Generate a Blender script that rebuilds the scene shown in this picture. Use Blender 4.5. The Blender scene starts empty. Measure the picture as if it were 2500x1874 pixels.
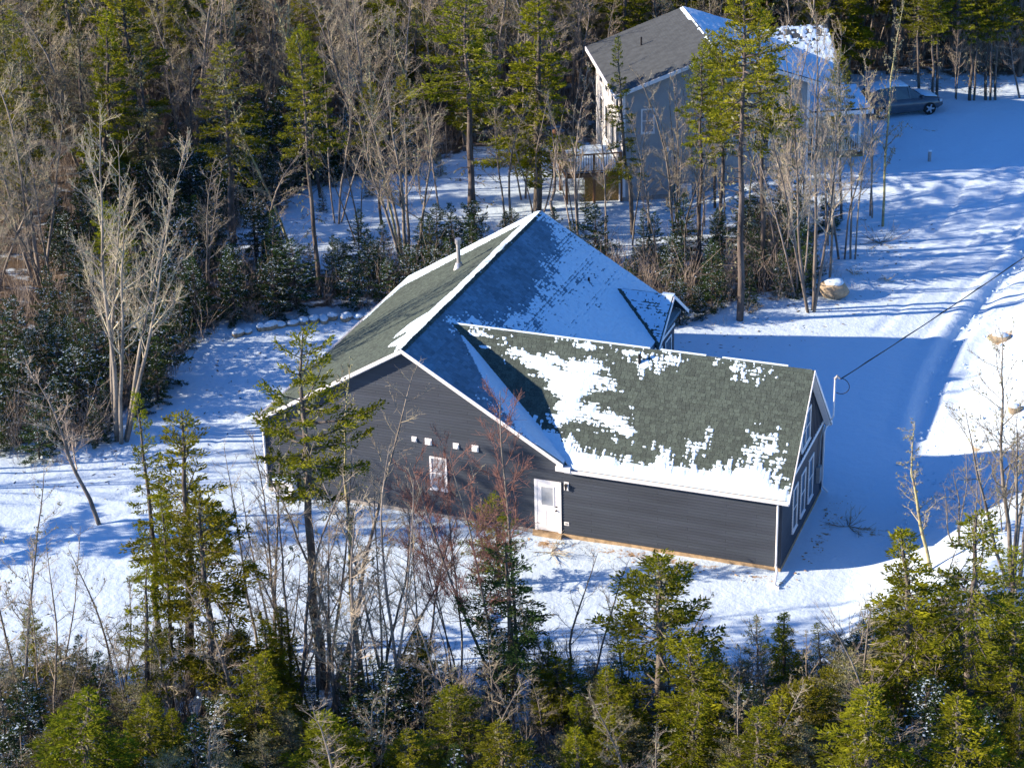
import bpy, math, random
import numpy as np
from mathutils import Vector, Matrix
rnd = random.Random(7)
RS = np.random.RandomState(11)
S = bpy.context.scene
C = S.collection

# ------------------------------------------------------------------ camera, sky, sun, exposure
CAM_POS=(34.8330,-64.4514,37.9123)
CAM_R=(0.936876,0.348915,-0.022832)
CAM_U=(-0.127558,0.401847,0.906779)
CAM_F=(-0.325564,0.846627,-0.420988)
CAM_LENS=75.1350

cd = bpy.data.cameras.new('camera'); cam = bpy.data.objects.new('camera', cd); C.objects.link(cam); S.camera = cam
cd.sensor_width = 36; cd.lens = CAM_LENS; cd.clip_start = 1; cd.clip_end = 4000
cam.matrix_world = Matrix(((CAM_R[0], CAM_U[0], -CAM_F[0], CAM_POS[0]), (CAM_R[1], CAM_U[1], -CAM_F[1], CAM_POS[1]),
                           (CAM_R[2], CAM_U[2], -CAM_F[2], CAM_POS[2]), (0, 0, 0, 1)))
SUN_EL, SUN_AZ = 20.0, 246.0          # azimuth clockwise from +y, towards the sun
w = bpy.data.worlds.new("World"); S.world = w; w.use_nodes = True
nt = w.node_tree; nt.nodes.clear()
wo = nt.nodes.new('ShaderNodeOutputWorld'); bg = nt.nodes.new('ShaderNodeBackground'); sky = nt.nodes.new('ShaderNodeTexSky')
sky.sky_type = 'NISHITA'; sky.sun_disc = False; sky.sun_elevation = math.radians(SUN_EL); sky.sun_rotation = math.radians(SUN_AZ)
sky.ozone_density = 10.0; sky.air_density = 1.0; sky.dust_density = 0.2; sky.altitude = 200
bg.inputs['Strength'].default_value = 0.105
nt.links.new(sky.outputs[0], bg.inputs[0]); nt.links.new(bg.outputs[0], wo.inputs[0])
sd = bpy.data.lights.new('sun', 'SUN'); sd.energy = 5.0; sd.angle = math.radians(0.5); sd.color = (1.0, 0.80, 0.62)
sun = bpy.data.objects.new('sun', sd); C.objects.link(sun)
el, az = math.radians(SUN_EL), math.radians(SUN_AZ)
tosun = Vector((math.sin(az) * math.cos(el), math.cos(az) * math.cos(el), math.sin(el)))
sun.rotation_euler = (-tosun).to_track_quat('-Z', 'Y').to_euler(); sun.location = tosun * 100
S.view_settings.view_transform = 'Standard'; S.view_settings.look = 'None'
S.view_settings.exposure = 1.34; S.view_settings.gamma = 1; S.view_settings.use_curve_mapping = False
S.render.engine = 'CYCLES'
S.cycles.max_bounces = 5; S.cycles.diffuse_bounces = 3; S.cycles.glossy_bounces = 2; S.cycles.transmission_bounces = 4
S.cycles.transparent_max_bounces = 4

# ------------------------------------------------------------------ materials
def mat(name, col, rough=0.7, var=0.0, scale=8.0, bump=0.0, bscale=30.0, metal=0.0, col2=None, objvar=0.0, tone=None, spec=0.3, stretch=(1, 1, 1), trans=0.0):
    """procedural material: base colour, noise towards col2, per-object value change, bump"""
    m = bpy.data.materials.new(name); m.use_nodes = True; t = m.node_tree; N = t.nodes; L = t.links
    b = N['Principled BSDF']; b.inputs['Roughness'].default_value = rough; b.inputs['Metallic'].default_value = metal
    b.inputs['Specular IOR Level'].default_value = spec
    tc = N.new('ShaderNodeTexCoord'); mp = N.new('ShaderNodeMapping'); L.new(tc.outputs['Object'], mp.inputs[0]); mp.inputs['Scale'].default_value = stretch
    no = N.new('ShaderNodeTexNoise'); no.inputs['Scale'].default_value = scale; no.inputs['Detail'].default_value = 5; L.new(mp.outputs[0], no.inputs['Vector'])
    c2 = col2 if col2 else tuple(min(1, v * (1 + var)) for v in col); c1 = col if col2 else tuple(v * (1 - var) for v in col)
    r = N.new('ShaderNodeValToRGB'); r.color_ramp.elements[0].position = .35; r.color_ramp.elements[1].position = .65
    r.color_ramp.elements[0].color = (*c1, 1); r.color_ramp.elements[1].color = (*c2, 1); L.new(no.outputs['Fac'], r.inputs[0])
    out = r.outputs[0]
    if tone is not None:
        at = N.new('ShaderNodeAttribute'); at.attribute_name = 'tone'
        mx = N.new('ShaderNodeMix'); mx.data_type = 'RGBA'; mx.blend_type = 'MULTIPLY'; mx.inputs['Factor'].default_value = 1
        rr = N.new('ShaderNodeValToRGB'); rr.color_ramp.elements[0].color = (*tone[0], 1); rr.color_ramp.elements[1].color = (*tone[1], 1)
        L.new(at.outputs['Fac'], rr.inputs[0]); L.new(out, mx.inputs[6]); L.new(rr.outputs[0], mx.inputs[7]); out = mx.outputs[2]
    if objvar:
        oi = N.new('ShaderNodeObjectInfo'); mr = N.new('ShaderNodeMapRange'); mr.inputs['To Min'].default_value = 1 - objvar; mr.inputs['To Max'].default_value = 1 + objvar
        L.new(oi.outputs['Random'], mr.inputs['Value'])
        hs = N.new('ShaderNodeHueSaturation'); L.new(mr.outputs[0], hs.inputs['Value']); L.new(out, hs.inputs['Color'])
        mr2 = N.new('ShaderNodeMapRange'); mr2.inputs['To Min'].default_value = .5 - objvar * .06; mr2.inputs['To Max'].default_value = .5 + objvar * .06
        ml = N.new('ShaderNodeMath'); ml.operation = 'MULTIPLY'; ml.inputs[1].default_value = 7.31; fr = N.new('ShaderNodeMath'); fr.operation = 'FRACT'
        L.new(oi.outputs['Random'], ml.inputs[0]); L.new(ml.outputs[0], fr.inputs[0]); L.new(fr.outputs[0], mr2.inputs['Value']); L.new(mr2.outputs[0], hs.inputs['Hue'])
        out = hs.outputs[0]
    L.new(out, b.inputs['Base Color'])
    if bump:
        n2 = N.new('ShaderNodeTexNoise'); n2.inputs['Scale'].default_value = bscale; n2.inputs['Detail'].default_value = 6; L.new(mp.outputs[0], n2.inputs['Vector'])
        bp = N.new('ShaderNodeBump'); bp.inputs['Strength'].default_value = bump; bp.inputs['Distance'].default_value = .05
        L.new(n2.outputs['Fac'], bp.inputs['Height']); L.new(bp.outputs[0], b.inputs['Normal'])
    if trans:
        tr = N.new('ShaderNodeBsdfTranslucent'); ms = N.new('ShaderNodeMixShader'); ms.inputs[0].default_value = trans
        L.new(out, tr.inputs[0]); L.new(b.outputs[0], ms.inputs[1]); L.new(tr.outputs[0], ms.inputs[2]); L.new(ms.outputs[0], N['Material Output'].inputs[0])
    return m

SNOWC = (.565, .715, .82)
M = {}
M['snow'] = mat('snow', SNOWC, .6, .02, 1.2, .35, 9.0, spec=.2)
M['roof_snow'] = mat('roof_snow', SNOWC, .6, .03, 6, .3, 25, spec=.2, col2=(.60, .77, .88))
M['shingle'] = mat('shingle', (.074, .093, .086), .95, .25, 22, .0, 160, tone=((.76, .78, .76), (1.12, 1.18, 1.10)), spec=.08)
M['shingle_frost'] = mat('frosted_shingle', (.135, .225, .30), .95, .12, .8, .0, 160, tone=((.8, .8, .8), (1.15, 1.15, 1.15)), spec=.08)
M['shingle2'] = mat('grey_shingle', (.070, .082, .088), .95, .15, 3, .1, 60, spec=.15)
M['siding'] = mat('charcoal_siding', (.036, .047, .064), .6, .13, 1.4, .06, 60, stretch=(.3, 1, 2), spec=.3, objvar=.07)
M['siding_grey'] = mat('grey_siding', (.34, .36, .365), .65, .06, 2, .1, 30, spec=.2)
M['trim'] = mat('white_trim', (.78, .78, .77), .5, .04, 6)
M['soffit'] = mat('soffit', (.30, .31, .34), .6, .05, 8)
M['glass'] = mat('window_glass', (.03, .04, .05), .08, .3, 2, spec=.9)
M['glass_blind'] = mat('window_glass_pale', (.30, .33, .36), .12, .15, 3, spec=.8)
M['door'] = mat('door_paint', (.74, .74, .74), .45, .03, 5)
M['black'] = mat('black_metal', (.02, .02, .022), .45, .1, 10)
M['steel'] = mat('galvanised_steel', (.45, .46, .48), .35, .15, 14, metal=.7)
M['concrete'] = mat('concrete', (.34, .32, .29), .9, .15, 5, .4, 40)
M['sill'] = mat('lumber_sill', (.36, .26, .15), .8, .25, 5, .3, 40)
M['osb'] = mat('osb', (.40, .24, .08), .85, .3, 22, .3, 60)
M['deckwood'] = mat('deck_wood', (.22, .115, .06), .8, .25, 8, .3, 50, stretch=(1, 1, .2))
M['greybox'] = mat('grey_box', (.30, .31, .31), .55, .1, 8)
M['needle'] = mat('needles_olive', (.160, .168, .014), .75, .35, 3.0, objvar=.22, spec=.15, trans=.38, tone=((.45, .5, .5), (2.0, 1.95, 1.4)))
M['needle_b'] = mat('needles_bright', (.165, .182, .012), .75, .3, 3.0, objvar=.15, spec=.15, trans=.38, tone=((.45, .5, .5), (2.0, 1.95, 1.4)))
M['needle_d'] = mat('needles_dark', (.040, .074, .022), .75, .3, 3.0, objvar=.25, spec=.15, trans=.22, tone=((.6, .6, .7), (1.7, 1.7, 1.3)))
M['needle_l'] = mat('needles_lichen', (.20, .19, .08), .85, .3, 3.0, objvar=.2, spec=.1, trans=.15, tone=((.6, .6, .6), (1.5, 1.5, 1.4)))
M['lichen'] = mat('beard_lichen', (.30, .31, .20), .9, .2, 6, objvar=.12, spec=.05, trans=.2)
M['bark'] = mat('spruce_bark', (.115, .102, .09), .9, .4, 5, .6, 40, objvar=.25, spec=.1, stretch=(1, 1, .3))
M['bark_g'] = mat('maple_bark', (.13, .118, .105), .9, .0, 2.6, .5, 40, objvar=.25, spec=.1, stretch=(1, 1, .5), col2=(.27, .245, .21))
M['bark_y'] = mat('lichen_bark', (.20, .17, .13), .9, .0, 3.0, .5, 40, objvar=.15, spec=.1, col2=(.42, .42, .20))
M['twig'] = mat('twigs', (.21, .185, .16), .9, .0, 1.6, objvar=.30, spec=.1, col2=(.43, .39, .28))
M['twig_r'] = mat('red_twigs', (.22, .12, .10), .9, .2, 4, objvar=.1, spec=.1)
M['brush'] = mat('brush', (.20, .17, .145), .9, .0, .6, spec=.1, col2=(.38, .33, .27))
M['litter'] = mat('forest_litter', (.09, .065, .045), .95, .4, 3, .5, 20)
M['rock'] = mat('rock', (.33, .275, .19), .9, .25, 4, .7, 14)
M['soil'] = mat('soil', (.40, .26, .13), .95, .3, 8, .6, 20)
M['carpaint'] = mat('car_paint', (.085, .098, .115), .2, .1, 2, metal=.3, spec=.6)
M['tyre'] = mat('tyre', (.018, .018, .018), .85, .1, 20)
M['rim'] = mat('rim', (.5, .5, .52), .3, .1, 12, metal=.8)
M['lamp_white'] = mat('headlight_lens', (.55, .56, .58), .15, .1, 12, spec=.8)
M['red'] = mat('tail_light', (.25, .01, .01), .2, .1, 12)

# snow cover on the ground: clean snow in the open, litter and low growth breaking through under the trees
def ground_material():
    m = bpy.data.materials.new('snow_ground'); m.use_nodes = True; t = m.node_tree; N = t.nodes; L = t.links
    b = N['Principled BSDF']; b.inputs['Roughness'].default_value = .6; b.inputs['Specular IOR Level'].default_value = .2
    geo = N.new('ShaderNodeNewGeometry')
    at = N.new('ShaderNodeAttribute'); at.attribute_name = 'woods'
    n1 = N.new('ShaderNodeTexNoise'); n1.inputs['Scale'].default_value = .9; n1.inputs['Detail'].default_value = 8; n1.inputs['Roughness'].default_value = .7; L.new(geo.outputs['Position'], n1.inputs['Vector'])
    ad = N.new('ShaderNodeMath'); ad.operation = 'MULTIPLY_ADD'; ad.inputs[1].default_value = 1.0; L.new(n1.outputs['Fac'], ad.inputs[0]); L.new(at.outputs['Fac'], ad.inputs[2])
    r = N.new('ShaderNodeValToRGB'); r.color_ramp.elements[0].position = .74; r.color_ramp.elements[1].position = .86; L.new(ad.outputs[0], r.inputs[0])
    r.color_ramp.elements[0].color = (0, 0, 0, 1); r.color_ramp.elements[1].color = (1, 1, 1, 1)
    n3 = N.new('ShaderNodeTexNoise'); n3.inputs['Scale'].default_value = 7; n3.inputs['Detail'].default_value = 6; L.new(geo.outputs['Position'], n3.inputs['Vector'])
    r3 = N.new('ShaderNodeValToRGB'); r3.color_ramp.elements[0].color = (.045, .035, .025, 1); r3.color_ramp.elements[1].color = (.16, .12, .08, 1); L.new(n3.outputs['Fac'], r3.inputs[0])
    rs = N.new('ShaderNodeValToRGB'); rs.color_ramp.elements[0].color = (.545, .69, .80, 1); rs.color_ramp.elements[1].color = (.59, .735, .84, 1); L.new(n3.outputs['Fac'], rs.inputs[0])
    mx = N.new('ShaderNodeMix'); mx.data_type = 'RGBA'; L.new(r.outputs[0], mx.inputs['Factor']); L.new(rs.outputs[0], mx.inputs[6]); L.new(r3.outputs[0], mx.inputs[7])
    # bare soil showing through where the snow was scraped
    a2 = N.new('ShaderNodeAttribute'); a2.attribute_name = 'soil'
    n4 = N.new('ShaderNodeTexNoise'); n4.inputs['Scale'].default_value = 3.5; n4.inputs['Detail'].default_value = 8; n4.inputs['Roughness'].default_value = .75; L.new(geo.outputs['Position'], n4.inputs['Vector'])
    a3 = N.new('ShaderNodeMath'); a3.operation = 'MULTIPLY_ADD'; a3.inputs[1].default_value = 1.0; L.new(n4.outputs['Fac'], a3.inputs[0]); L.new(a2.outputs['Fac'], a3.inputs[2])
    r4 = N.new('ShaderNodeValToRGB'); r4.color_ramp.elements[0].position = .9; r4.color_ramp.elements[1].position = 1.0; L.new(a3.outputs[0], r4.inputs[0])
    m2 = N.new('ShaderNodeMix'); m2.data_type = 'RGBA'; L.new(r4.outputs[0], m2.inputs['Factor']); L.new(mx.outputs[2], m2.inputs[6]); m2.inputs[7].default_value = (.36, .25, .14, 1)
    L.new(m2.outputs[2], b.inputs['Base Color'])
    n2 = N.new('ShaderNodeTexNoise'); n2.inputs['Scale'].default_value = 2.2; n2.inputs['Detail'].default_value = 9; n2.inputs['Roughness'].default_value = .62; L.new(geo.outputs['Position'], n2.inputs['Vector'])
    bp = N.new('ShaderNodeBump'); bp.inputs['Strength'].default_value = .42; bp.inputs['Distance'].default_value = .15; L.new(n2.outputs['Fac'], bp.inputs['Height']); L.new(bp.outputs[0], b.inputs['Normal'])
    return m
M['ground'] = ground_material()

# ------------------------------------------------------------------ mesh helpers
def raw_mesh(name, V, F, mats, tone=None, smooth=False, mi=None):
    """V (n,3) array; F list/array of equal-length faces or a list of mixed faces"""
    me = bpy.data.meshes.new(name)
    if isinstance(F, np.ndarray):
        n, k = F.shape
        me.vertices.add(len(V)); me.vertices.foreach_set('co', np.asarray(V, dtype=np.float32).ravel())
        me.loops.add(n * k); me.loops.foreach_set('vertex_index', F.astype(np.int32).ravel())
        me.polygons.add(n); me.polygons.foreach_set('loop_start', np.arange(0, n * k, k, dtype=np.int32))
        me.polygons.foreach_set('loop_total', np.full(n, k, dtype=np.int32))
        me.update(calc_edges=True); me.validate()
    else:
        me.from_pydata([tuple(v) for v in V], [], [tuple(f) for f in F]); me.update()
    for m in (mats if isinstance(mats, (list, tuple)) else [mats]): me.materials.append(m)
    if tone is not None:
        a = me.attributes.new('tone', 'FLOAT', 'FACE'); a.data.foreach_set('value', np.asarray(tone, dtype=np.float32))
    me.polygons.foreach_set('use_smooth', np.full(len(me.polygons), bool(smooth)))
    return me

def link(name, me, parent=None, loc=None, rot=None):
    o = bpy.data.objects.new(name, me); C.objects.link(o)
    if parent is not None: o.parent = parent
    if loc is not None: o.location = loc
    if rot is not None: o.rotation_euler = rot
    return o

class MB:
    def __init__(s): s.v = []; s.f = []
    def box(s, x0, x1, y0, y1, z0, z1):
        n = len(s.v)
        s.v += [(x0, y0, z0), (x1, y0, z0), (x1, y1, z0), (x0, y1, z0), (x0, y0, z1), (x1, y0, z1), (x1, y1, z1), (x0, y1, z1)]
        s.f += [(n, n+3, n+2, n+1), (n+4, n+5, n+6, n+7), (n, n+1, n+5, n+4), (n+1, n+2, n+6, n+5), (n+2, n+3, n+7, n+6), (n+3, n, n+4, n+7)]
        return s
    def prism(s, poly, ext):
        """poly: 3-D points of one face, ext: offset vector"""
        n = len(s.v); k = len(poly)
        s.v += [tuple(p) for p in poly] + [tuple(a + b for a, b in zip(p, ext)) for p in poly]
        s.f += [tuple(range(n + k - 1, n - 1, -1)), tuple(range(n + k, n + 2 * k))]
        for i in range(k): j = (i + 1) % k; s.f.append((n + i, n + j, n + k + j, n + k + i))
        return s
    def tube(s, pts, r0, r1=None, sides=8, cap=True):
        r1 = r0 if r1 is None else r1; n = len(s.v); K = len(pts)
        P = [Vector(p) for p in pts]
        for i, p in enumerate(P):
            d = (P[min(i + 1, K - 1)] - P[max(i - 1, 0)]).normalized()
            a = d.orthogonal().normalized() if abs(d.z) > .99 or i == 0 and K == 2 and abs(d.z) < 1e-6 else d.cross(Vector((0, 0, 1))).normalized()
            b = d.cross(a).normalized(); r = r0 + (r1 - r0) * i / max(1, K - 1)
            for j in range(sides):
                t = 2 * math.pi * j / sides; s.v.append(tuple(p + a * math.cos(t) * r + b * math.sin(t) * r))
        for i in range(K - 1):
            for j in range(sides):
                q = (j + 1) % sides; s.f.append((n + i*sides + j, n + i*sides + q, n + (i+1)*sides + q, n + (i+1)*sides + j))
        if cap: s.f += [tuple(n + j for j in range(sides - 1, -1, -1)), tuple(n + (K-1)*sides + j for j in range(sides))]
        return s
    def mesh(s, name, m, smooth=False): return raw_mesh(name, s.v, s.f, m, smooth=smooth)
    def build(s, name, m, parent=None, kind=None, smooth=False, label=None):
        o = link(name, s.mesh(name, m, smooth), parent)
        if kind: o['kind'] = kind
        if label: o['label'] = label
        return o

def thing(name, label, cat, loc=(0, 0, 0), rz=0, group=None):
    o = bpy.data.objects.new(name, None); C.objects.link(o); o.location = loc; o.rotation_euler = (0, 0, rz); o.empty_display_size = .3
    o['label'] = label; o['category'] = cat
    if group: o['group'] = group
    return o

# value noise
def vnoise(x, y, seed=0):
    xi = np.floor(x).astype(np.int64); yi = np.floor(y).astype(np.int64); xf = x - xi; yf = y - yi
    def h(a, b):
        n = (a * 374761393 + b * 668265263 + seed * 1442695041) & 0xffffffff
        n = ((n ^ (n >> 13)) * 1274126177) & 0xffffffff
        return ((n ^ (n >> 16)) & 0xffff) / 65535.0
    u = xf * xf * (3 - 2 * xf); v = yf * yf * (3 - 2 * yf)
    return (h(xi, yi) * (1-u) + h(xi+1, yi) * u) * (1-v) + (h(xi, yi+1) * (1-u) + h(xi+1, yi+1) * u) * v
def fbm(x, y, o=4, seed=0):
    s = 0; a = .5
    for i in range(o): s = s + a * vnoise(x, y, seed + i); x = x * 2.03; y = y * 2.03; a *= .5
    return s
def inpoly(px, py, poly):
    r = np.zeros(px.shape, bool); n = len(poly)
    for i in range(n):
        x0, y0 = poly[i]; x1, y1 = poly[(i + 1) % n]
        if y0 == y1: continue
        c = ((y0 > py) != (y1 > py)) & (px < (x1 - x0) * (py - y0) / (y1 - y0) + x0); r ^= c
    return r
def polydist(px, py, poly):
    """signed distance, positive inside"""
    d = np.full(px.shape, 1e9); n = len(poly)
    for i in range(n):
        x0, y0 = poly[i]; x1, y1 = poly[(i + 1) % n]; ex, ey = x1 - x0, y1 - y0; L = ex * ex + ey * ey + 1e-12
        t = np.clip(((px - x0) * ex + (py - y0) * ey) / L, 0, 1); d = np.minimum(d, np.hypot(px - x0 - t * ex, py - y0 - t * ey))
    return np.where(inpoly(px, py, poly), d, -d)
def sm(t): t = np.clip(t, 0, 1); return t * t * (3 - 2 * t)

# ------------------------------------------------------------------ ground
def terr(x, y):
    x = np.asarray(x, float); y = np.asarray(y, float)
    bank = 2.0 * sm((x - 22.9 - 0.03 * (y - 20)) / 5.5) * (1 - sm((y - 24) / 12.))
    return bank + 1.1 * sm((y - 32) / 8) * sm((x - 5) / 5)
YARD = [(-30, -14), (-11, -14.2), (-2.3, -14.2), (2, -12.9), (6.4, -11.6), (13.5, -9.4), (20, -7.6), (27, -5.2), (60, -4), (60, 48), (26, 49.5), (23, 57), (12, 55.5), (9, 50), (13, 40), (15.2, 33), (16.4, 27.5), (15.0, 23.6),
        (12.6, 21.2), (10.5, 19.4), (6, 17), (0, 16.6), (-4.2, 16.2), (-6.3, 14.7), (-7.8, 13.1), (-8.1, 9.4), (-7, 5.4), (-7.2, 0.8), (-10.8, -1.8), (-30, -3)]
SWATH = [(-13, 22), (-13, 28), (-12, 31), (-9, 34.5), (-4.5, 40), (0, 40), (1.5, 43), (12, 50), (13, 40), (12, 35), (10, 33.2), (9.5, 30), (6, 27.5), (0, 26.5), (-3.5, 24), (-8, 22.5)]
def openness(x, y): return np.maximum(polydist(x, y, YARD), polydist(x, y, SWATH))
def make_ground():
    def axis(a, b, st, lo, hi):
        core = np.arange(a, b + 1e-6, st); g = []; s = st; p = b
        while p < hi: s *= 1.35; p += s; g.append(p)
        h = []; s = st; p = a
        while p > lo: s *= 1.35; p -= s; h.append(p)
        return np.array(h[::-1] + list(core) + g)
    xs = axis(-34, 34, .22, -1500, 1500); ys = axis(-24, 66, .26, -1500, 1500)
    X, Y = np.meshgrid(xs, ys); Z = terr(X, Y)
    op = openness(X, Y)
    amp = np.where(op > 0, .045, .18) + .10 * sm((terr(X, Y) - .15) / 1.2) * (X > 22)
    Z = Z + amp * (fbm(X / 1.6, Y / 1.6, 4, 3) - .47) * 2 + .05 * (fbm(X / 6, Y / 6, 2, 9) - .37)
    # snow thrown up along the woods edge, wheel tracks in the side yard and along the drive
    Z += .10 * np.exp(-((op - .2) / .6) ** 2) * fbm(X / .7, Y / .7, 3, 21)
    for (pts, wd, dp) in (([(-1.5, 16.2), (-3.2, 10), (-4, 4), (-3.2, -2), (-8, -9)], .16, .05), ([(-3.2, 16), (-4.9, 10), (-5.7, 4), (-4.9, -2), (-9.6, -8)], .16, .05),
                          ([(22.6, 12), (22.2, 18), (22.3, 21.5), (23.0, 27), (23.9, 33), (25, 40)], .35, .16), ([(19.0, 22), (20.3, 30), (21.6, 38), (22.6, 46)], .2, .04), ([(20.9, 21), (22.0, 29), (23.2, 37), (24.1, 45)], .2, .04)):
        d = np.full(X.shape, 1e9)
        for (a, b) in zip(pts[:-1], pts[1:]):
            ex, ey = b[0] - a[0], b[1] - a[1]; t = np.clip(((X - a[0]) * ex + (Y - a[1]) * ey) / (ex * ex + ey * ey), 0, 1)
            d = np.minimum(d, np.hypot(X - a[0] - t * ex, Y - a[1] - t * ey))
        Z -= dp * np.exp(-(d / wd) ** 2); Z += dp * .5 * np.exp(-((d - 2.0 * wd) / wd) ** 2)
    # footprints around the yard
    for k in range(90):
        if k < 45: t = k / 45; px = 18.6 + 2.2 * t + .12 * (k % 2) + .3 * math.sin(t * 7); py = 33 + 9.5 * t
        else: t = (k - 45) / 45; px = 1.5 + 17 * t + .3 * math.sin(t * 9); py = -2.6 - 1.5 * math.sin(t * 3.2) + .2 * (k % 2)
        i0, i1 = np.searchsorted(xs, px - .5), np.searchsorted(xs, px + .5); j0, j1 = np.searchsorted(ys, py - .5), np.searchsorted(ys, py + .5)
        Z[j0:j1, i0:i1] -= .07 * np.exp(-(((X[j0:j1, i0:i1] - px) / .16) ** 2 + ((Y[j0:j1, i0:i1] - py) / .16) ** 2))
    ny, nx = X.shape
    V = np.stack([X.ravel(), Y.ravel(), Z.ravel()], 1)
    idx = np.arange(ny * nx).reshape(ny, nx)
    F = np.stack([idx[:-1, :-1].ravel(), idx[:-1, 1:].ravel(), idx[1:, 1:].ravel(), idx[1:, :-1].ravel()], 1)
    me = raw_mesh('ground', V, F, M['ground'], smooth=True)
    wv = np.clip(-op / 2.5, 0, 1) * np.where(Y < -3, .27, .40)
    a = me.attributes.new('woods', 'FLOAT', 'POINT'); a.data.foreach_set('value', wv.ravel().astype(np.float32))
    soil = np.zeros(X.shape)
    def spot(cx, cy, rx, ry, s=.62): np.maximum(soil, s * np.exp(-(((X - cx) / rx) ** 2 + ((Y - cy) / ry) ** 2)), out=soil)
    spot(15.5, -.5, 5.5, .45, .5); spot(19.5, -.6, .8, .5, .45); spot(20.9, 3, .5, 3.2, .42); spot(22.5, 3.8, 1.2, .8, .46)
    spot(24.4, 21.9, .6, 1.3); spot(26.3, 12.6, .5, .8, .52); spot(25.5, 9.8, .4, 1, .48); spot(27.8, -3.5, 1.2, 1.6, .5); spot(16.5, 47, 1.2, .5, .45)
    spot(19.6, 38.5, .15, 4, .45); spot(11.5, -.7, .8, .6, .55)
    a = me.attributes.new('soil', 'FLOAT', 'POINT'); a.data.foreach_set('value', soil.ravel().astype(np.float32))
    o = link('ground', me); o['kind'] = 'structure'
make_ground()

# ------------------------------------------------------------------ the dark house
HL, HW, WW, WL, M1, M2, HE, OE, OR, HO = 14.339, 11.8485, 6.2926, 8.1308, .6025, 1.0623, 3.1989, .1867, .2839, -.1203
XR = HW + WL; ZR1 = HE + M1 * HW / 2; ZR2 = HE + HO + M2 * WW / 2; HB = HE + HO
house = thing('house', 'charcoal sided L-shaped house with snow-dusted green-grey shingle roofs, in the middle of the clearing', 'house')

def board_course(x0, x1, y, z, h, name='siding_board', parent=None, axis='y', mesh=None):
    """one lap-siding course whose lower edge stands out; on a wall facing -y (axis y) or +x (axis x)"""
    o0, o1 = .026, .004
    b = MB()
    if axis == 'y': poly = [(x0, y, z), (x0, y - o0, z), (x0, y - o0, z + .012), (x0, y - o1, z + h), (x0, y, z + h)]; b.prism(poly, (x1 - x0, 0, 0))
    else: poly = [(y, x0, z), (y + o0, x0, z), (y + o0, x0, z + .012), (y + o1, x0, z + h), (y, x0, z + h)]; b.prism(poly, (0, x1 - x0, 0))
    return b
EXP = .115
near_wall = MB().prism([(0, .0, 0), (XR, 0, 0), (XR, 0, HB - .02), (HW, 0, HE - .06), (HW/2, 0, ZR1 - .1), (0, 0, HE - .1)], (0, .15, 0)).build('wall', M['siding'], house, label='long lit wall under the gable and the low wing')
n = 0; z = .14
while z < ZR1 - .2:
    zt = z + EXP
    if zt < HE - .15: x0, x1 = .09, XR - .09
    else:
        off = (zt - HE + .12) / M1
        if off < 0: off = 0
        x0, x1 = max(.09, off + .02), HW - max(0, off) - .02
        if zt < HB - .05: x1 = XR - .09
    if x1 - x0 < .15: break
    cuts = [x0] + [c for c in (3.6 * k_ + 1.1 * (n % 3) for k_ in range(1, 6)) if x0 + .4 < c < x1 - .4] + [x1]; n += 1
    for a_, b_1 in zip(cuts[:-1], cuts[1:]): board_course(a_, b_1 - (.006 if b_1 < x1 else 0), 0, z, EXP).build('siding_board', M['siding'], near_wall)
    z += EXP
# right end wall of the wing: lap siding below the belt, board and batten in the gable
end_wall = MB().prism([(XR, .151, 0), (XR, WW, 0), (XR, WW, HB - .02), (XR, WW/2, ZR2 - .12), (XR, 0, HB - .02), (XR, .151, HB - .02)][0:5] + [(XR, .151, HB + .1)], (-.15, 0, 0)).build('wall', M['siding'], house, label='shaded end wall with three windows')
z = .14
while z + EXP < 2.86:
    board_course(.09, WW - .09, XR, z, EXP, axis='x').build('siding_board', M['siding'], end_wall); z += EXP
for k in range(24):
    y = .3 + k * .25
    if y > WW - .2: break
    top = ZR2 - .16 - M2 * abs(y - WW / 2)
    if top > 3.15: MB().box(XR, XR + .025, y - .022, y + .022, 3.03, top).build('batten', M['siding'], end_wall)
MB().box(XR, XR + .035, 0.0, WW, 2.87, 3.02).build('belt_trim', M['trim'], house)
for (y0, z0, y1, z1) in ((0, HB - .12, WW / 2, ZR2 - .16), (WW, HB - .12, WW / 2, ZR2 - .16)): pass
# hidden sides
MB().box(HW, XR - .15, WW - .15, WW, 0, HB - .02).build('wall', M['siding'], house, label='rear wall of the wing')
MB().prism([(0, .151, 0), (0, HL, 0), (0, HL, HE - .1), (0, .151, HE - .1)], (.15, 0, 0)).build('wall', M['siding'], house, label='left side wall')
rear = MB().prism([(.151, HL, 0), (HW - .151, HL, 0), (HW - .151, HL, HE - .1), (HW/2, HL, ZR1 - .15), (.151, HL, HE - .1)], (0, -.15, 0)).build('wall', M['siding'], house, label='far gable wall')
fr = MB().prism([(HW, WW, 0), (HW, HL, 0), (HW, HL, HE - .1), (HW, 14.6, 3.1), (HW, 12.85, 4.3), (HW, 11.1, 3.1), (HW, WW, HE - .1)], (-.15, 0, 0)).build('wall', M['siding'], house, label='driveway side wall with a small gable')
for k in range(16):
    y = 11.3 + k * .25; top = 4.2 - .7 * abs(y - 12.85)
    if top > 3.05 and y < 14.5: MB().box(HW, HW + .025, y - .022, y + .022, 2.62, top).build('batten', M['siding'], fr)
MB().box(HW, HW + .035, 10.9, HL, 2.48, 2.6).build('belt_trim', M['trim'], house)
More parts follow.
